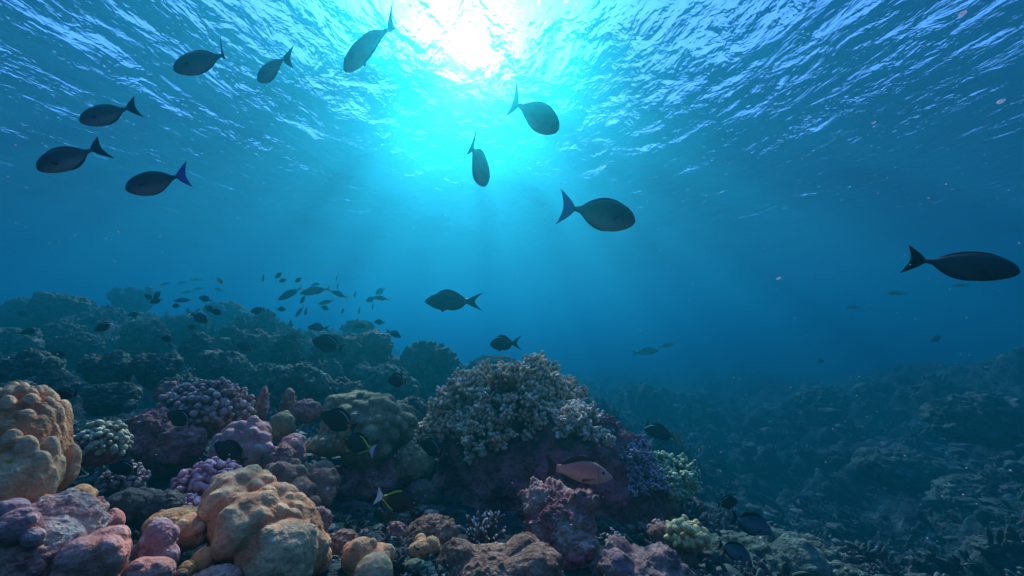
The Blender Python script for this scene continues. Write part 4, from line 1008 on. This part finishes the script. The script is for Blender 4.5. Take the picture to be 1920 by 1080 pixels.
PF(gold, (646,822), (703,846), 2.1, 'gold-rimmed surgeonfish with a white tail in front of the olive mound', 28)
PF(gold, (177,619), (213,606), 3.6, 'gold-rimmed surgeonfish over the left slope', 20)
PF(bluetang, (1447,995), (1372,970), 2.5, 'blue-grey surgeonfish at the lower right, the one nearer the black fish', 25)
PF(bluetang, (1408,1046), (1346,1020), 2.4, 'blue-grey surgeonfish lower right, just over the lobed slope', 20)
SG = 'yellow-tailed fish in the school over the mid reef'
PF(fus, (521,562), (568,539), 5.0, 'yellow-tailed fish at the front left of the school', 10, group=SG)
PF(fus, (562,550), (620,541), 4.9, 'largest yellow-tailed fish in the middle of the school', 8, group=SG)
PF(fus, (620,545), (652,559), 5.0, 'yellow-tailed fish with its tail down, right of the largest one', 15, group=SG)
PF(fus, (582,536), (603,531), 6.2, 'faint yellow-tailed fish half hidden above the largest one', 20, group=SG)
PF(fus, (597,570), (627,563), 5.4, 'yellow-tailed fish below the tail of the largest one', 10, group=SG)
PF(fus, (699,557), (731,562), 5.4, 'yellow-tailed fish at the right end of the school', 8, group=SG)
PF(fus, (554,594), (571,573), 5.4, 'yellow-tailed fish pointing steeply down below the school', 30, group=SG)
PF(fus, (325,564), (364,562), 5.6, 'bluish fish with a bright yellow tail over the left skyline', 10, group=SG)
PF(yel, (164,566), (148,557), 5.5, 'bright yellow fish on the left skyline beside the flat topped block', 15)
PF(yel, (418,531), (406,520), 5.5, 'yellowish fish alone in open water above the left skyline', 20)
PF(yel, (24,868), (10,864), 1.22, 'tiny orange-yellow fish against the big left coral boulder', 5)
DG = 'small dark fish scattered over the reef'
DK = [ # snout, tail, distance, label, turn
 ((281,567),(305,561),4.6,'dark round fish in front of the other two in the left skyline trio',20),
 ((272,552),(286,562),4.8,'dark fish at the left of the left skyline trio',25),
 ((288,560),(302,546),4.8,'dark fish at the top right of the left skyline trio',20),
 ((323,573),(338,574),4.7,'dark round fish just right of the left skyline trio',45),
 ((240,590),(262,590),5.0,'dim round fish over the slope below the left skyline trio',25),
 ((385,574),(401,584),4.5,'dark fish on the left of the touching pair',25),
 ((396,581),(417,590),4.3,'dark fish with a crescent tail on the right of the touching pair',15),
 ((389,604),(359,588),4.4,'dark fish facing right below the touching pair',10),
 ((352,611),(368,617),4.6,'dark fish below and left of the one facing right',35),
 ((373,557),(397,564),5.4,'grey oval fish above the touching pair',10),
 ((38,624),(72,618),4.6,'dim oval fish low on the far left slope',15),
 ((98,662),(126,666),4.0,'dim dark fish on the left slope above the big tan boulder',20),
 ((32,585),(52,592),6.2,'faint dark fish at the left end of the skyline',25),
 ((469,584),(496,581),4.8,'dark fish alone facing left, left of the school',8),
 ((516,521),(529,511),5.2,'small dark fish nearest the top of the school',25),
 ((523,528),(538,524),5.2,'small dark fish right under the topmost one',15),
 ((553,529),(566,521),5.2,'small dark fish right of the topmost pair',25),
 ((563,568),(573,555),4.9,'dark round fish under the belly of the largest yellow-tailed fish',35),
 ((536,580),(518,579),5.2,'small dark fish facing right below the front yellow-tailed fish',10),
 ((571,590),(577,575),5.2,'small dark fish beside the yellow-tailed fish that points down',45),
 ((616,580),(602,575),5.3,'small dark fish low in the middle of the school',30),
 ((640,587),(646,578),6.0,'tiny dark fish low and right in the school',45),
 ((672,588),(676,575),6.4,'faint fish low at the right of the school',45),
 ((698,580),(700,567),6.2,'faint fish pointing down at the right end of the school',45),
 ((664,556),(668,545),6.6,'faint fish above the right part of the school',45),
 ((632,540),(635,528),6.8,'faint fish above the middle of the school',45),
 ((630,526),(633,516),7.6,'faintest fish at the top of the school',45),
 ((686,564),(704,559),6.4,'pale grey round fish left of the right end yellow-tailed fish',20),
 ((704,551),(722,541),7.4,'pale grey fish above the right end yellow-tailed fish',20),
 ((686,609),(668,614),4.9,'dark round fish over the small far coral knob',20),
 ((663,617),(671,606),5.1,'dark fish touching the round one over the small far knob',40),
 ((702,603),(721,605),4.9,'small dark fish alone right of the small far knob',8),
 ((868,693),(841,677),6.0,'dim fish facing right beside the tall blue-green head',15),
 ((492,527),(496,512),7.5,'faint fish pointing down left of the school',50),
 ((1546,677),(1530,678),11.0,'tiny dark fish over the low rise of the right ridge',15),
 ((1745,640),(1766,630),8.5,'small dark fish over the right ridge near the edge',20),
]
for h, t, d, lab, tr in DK: PF(disc, h, t, d, lab, tr, group=DG)
FG = 'faint fish far off in the blue'
for h, t, d, lab in [((1236,656),(1186,663),9.0,'faint fish over the channel, larger of the two right of centre'),((1264,645),(1234,651),9.5,'faint fish over the channel, smaller of the two right of centre'),
   ((1662,549),(1702,551),10.0,'faint grey fish in open water at the right, left of the large one'),((1784,534),(1818,536),10.0,'faint grey fish just under the large fish at the right'),((1584,576),(1616,577),11.0,'faintest grey fish in the open water at the right'),
   ((300,534),(322,530),10.5,'faint fish left in the row above the left skyline'),((330,531),(352,529),11.0,'faint fish middle of the row above the left skyline'),((356,526),(378,524),11.0,'faint fish right in the row above the left skyline'),
   ((362,542),(384,540),11.0,'faint fish below the row above the left skyline'),((340,549),(362,546),10.5,'faint fish lowest of those above the left skyline'),((402,540),(420,547),9.5,'faint fish under the yellowish fish in open water')]:
    PF(fus, h, t, d, lab, 10, group=FG, mats={'tail_fin': M_FUSF})

# drifting specks in the water
def specks():
    m = fin_mat('plankton', (0.85,0.75,0.85), (0.8,0.7,0.8), trans=.7); iv, if_ = ico(2); g = np.random.default_rng(3); V = []; F_ = []; o = 0
    for i in range(420):
        d = g.uniform(.9, 5.0); p = np.array(at(g.uniform(-200, 2120), g.uniform(200, 1060), d))
        if p[2] > SURF_Z - .2 or p[2] < float(floor_z(p[0:1], p[1:2])[0]) + .15: continue
        r = g.uniform(.0006, .0017) * (.6 + .3 * d); V.append(iv * r * g.uniform(.7, 1.4, 3) + p); F_.append(if_ + o); o += len(iv)
    tag(link_mesh('drifting_particles', np.vstack(V), np.vstack(F_), m), 'tiny pale specks drifting in the water', None, None, 'stuff')
    for (px, py, r, lab) in [(1805,25,8,'pinkish drifting speck in the top right corner'),(1877,190,8,'pinkish drifting speck at the right edge below the corner one'),(1638,230,4,'small pinkish drifting speck in the upper right blue'),(1460,522,4,'small white drifting speck in the blue right of centre')]:
        sx, sz = px_size(px, py, 1.2); s = math.sqrt(sx * sz)
        v = iv * np.array((r * 1.3, r * .8, r * .5)) * s * (1 + .2 * vnoise(iv * 2 + r)[:, None])
        o_ = link_mesh('plankton', v, if_, m); o_.location = at(px, py, 1.2); o_.rotation_euler = (0, R(-25), 0)
        tag(o_, lab, 'plankton', 'drifting plankton specks')
specks()
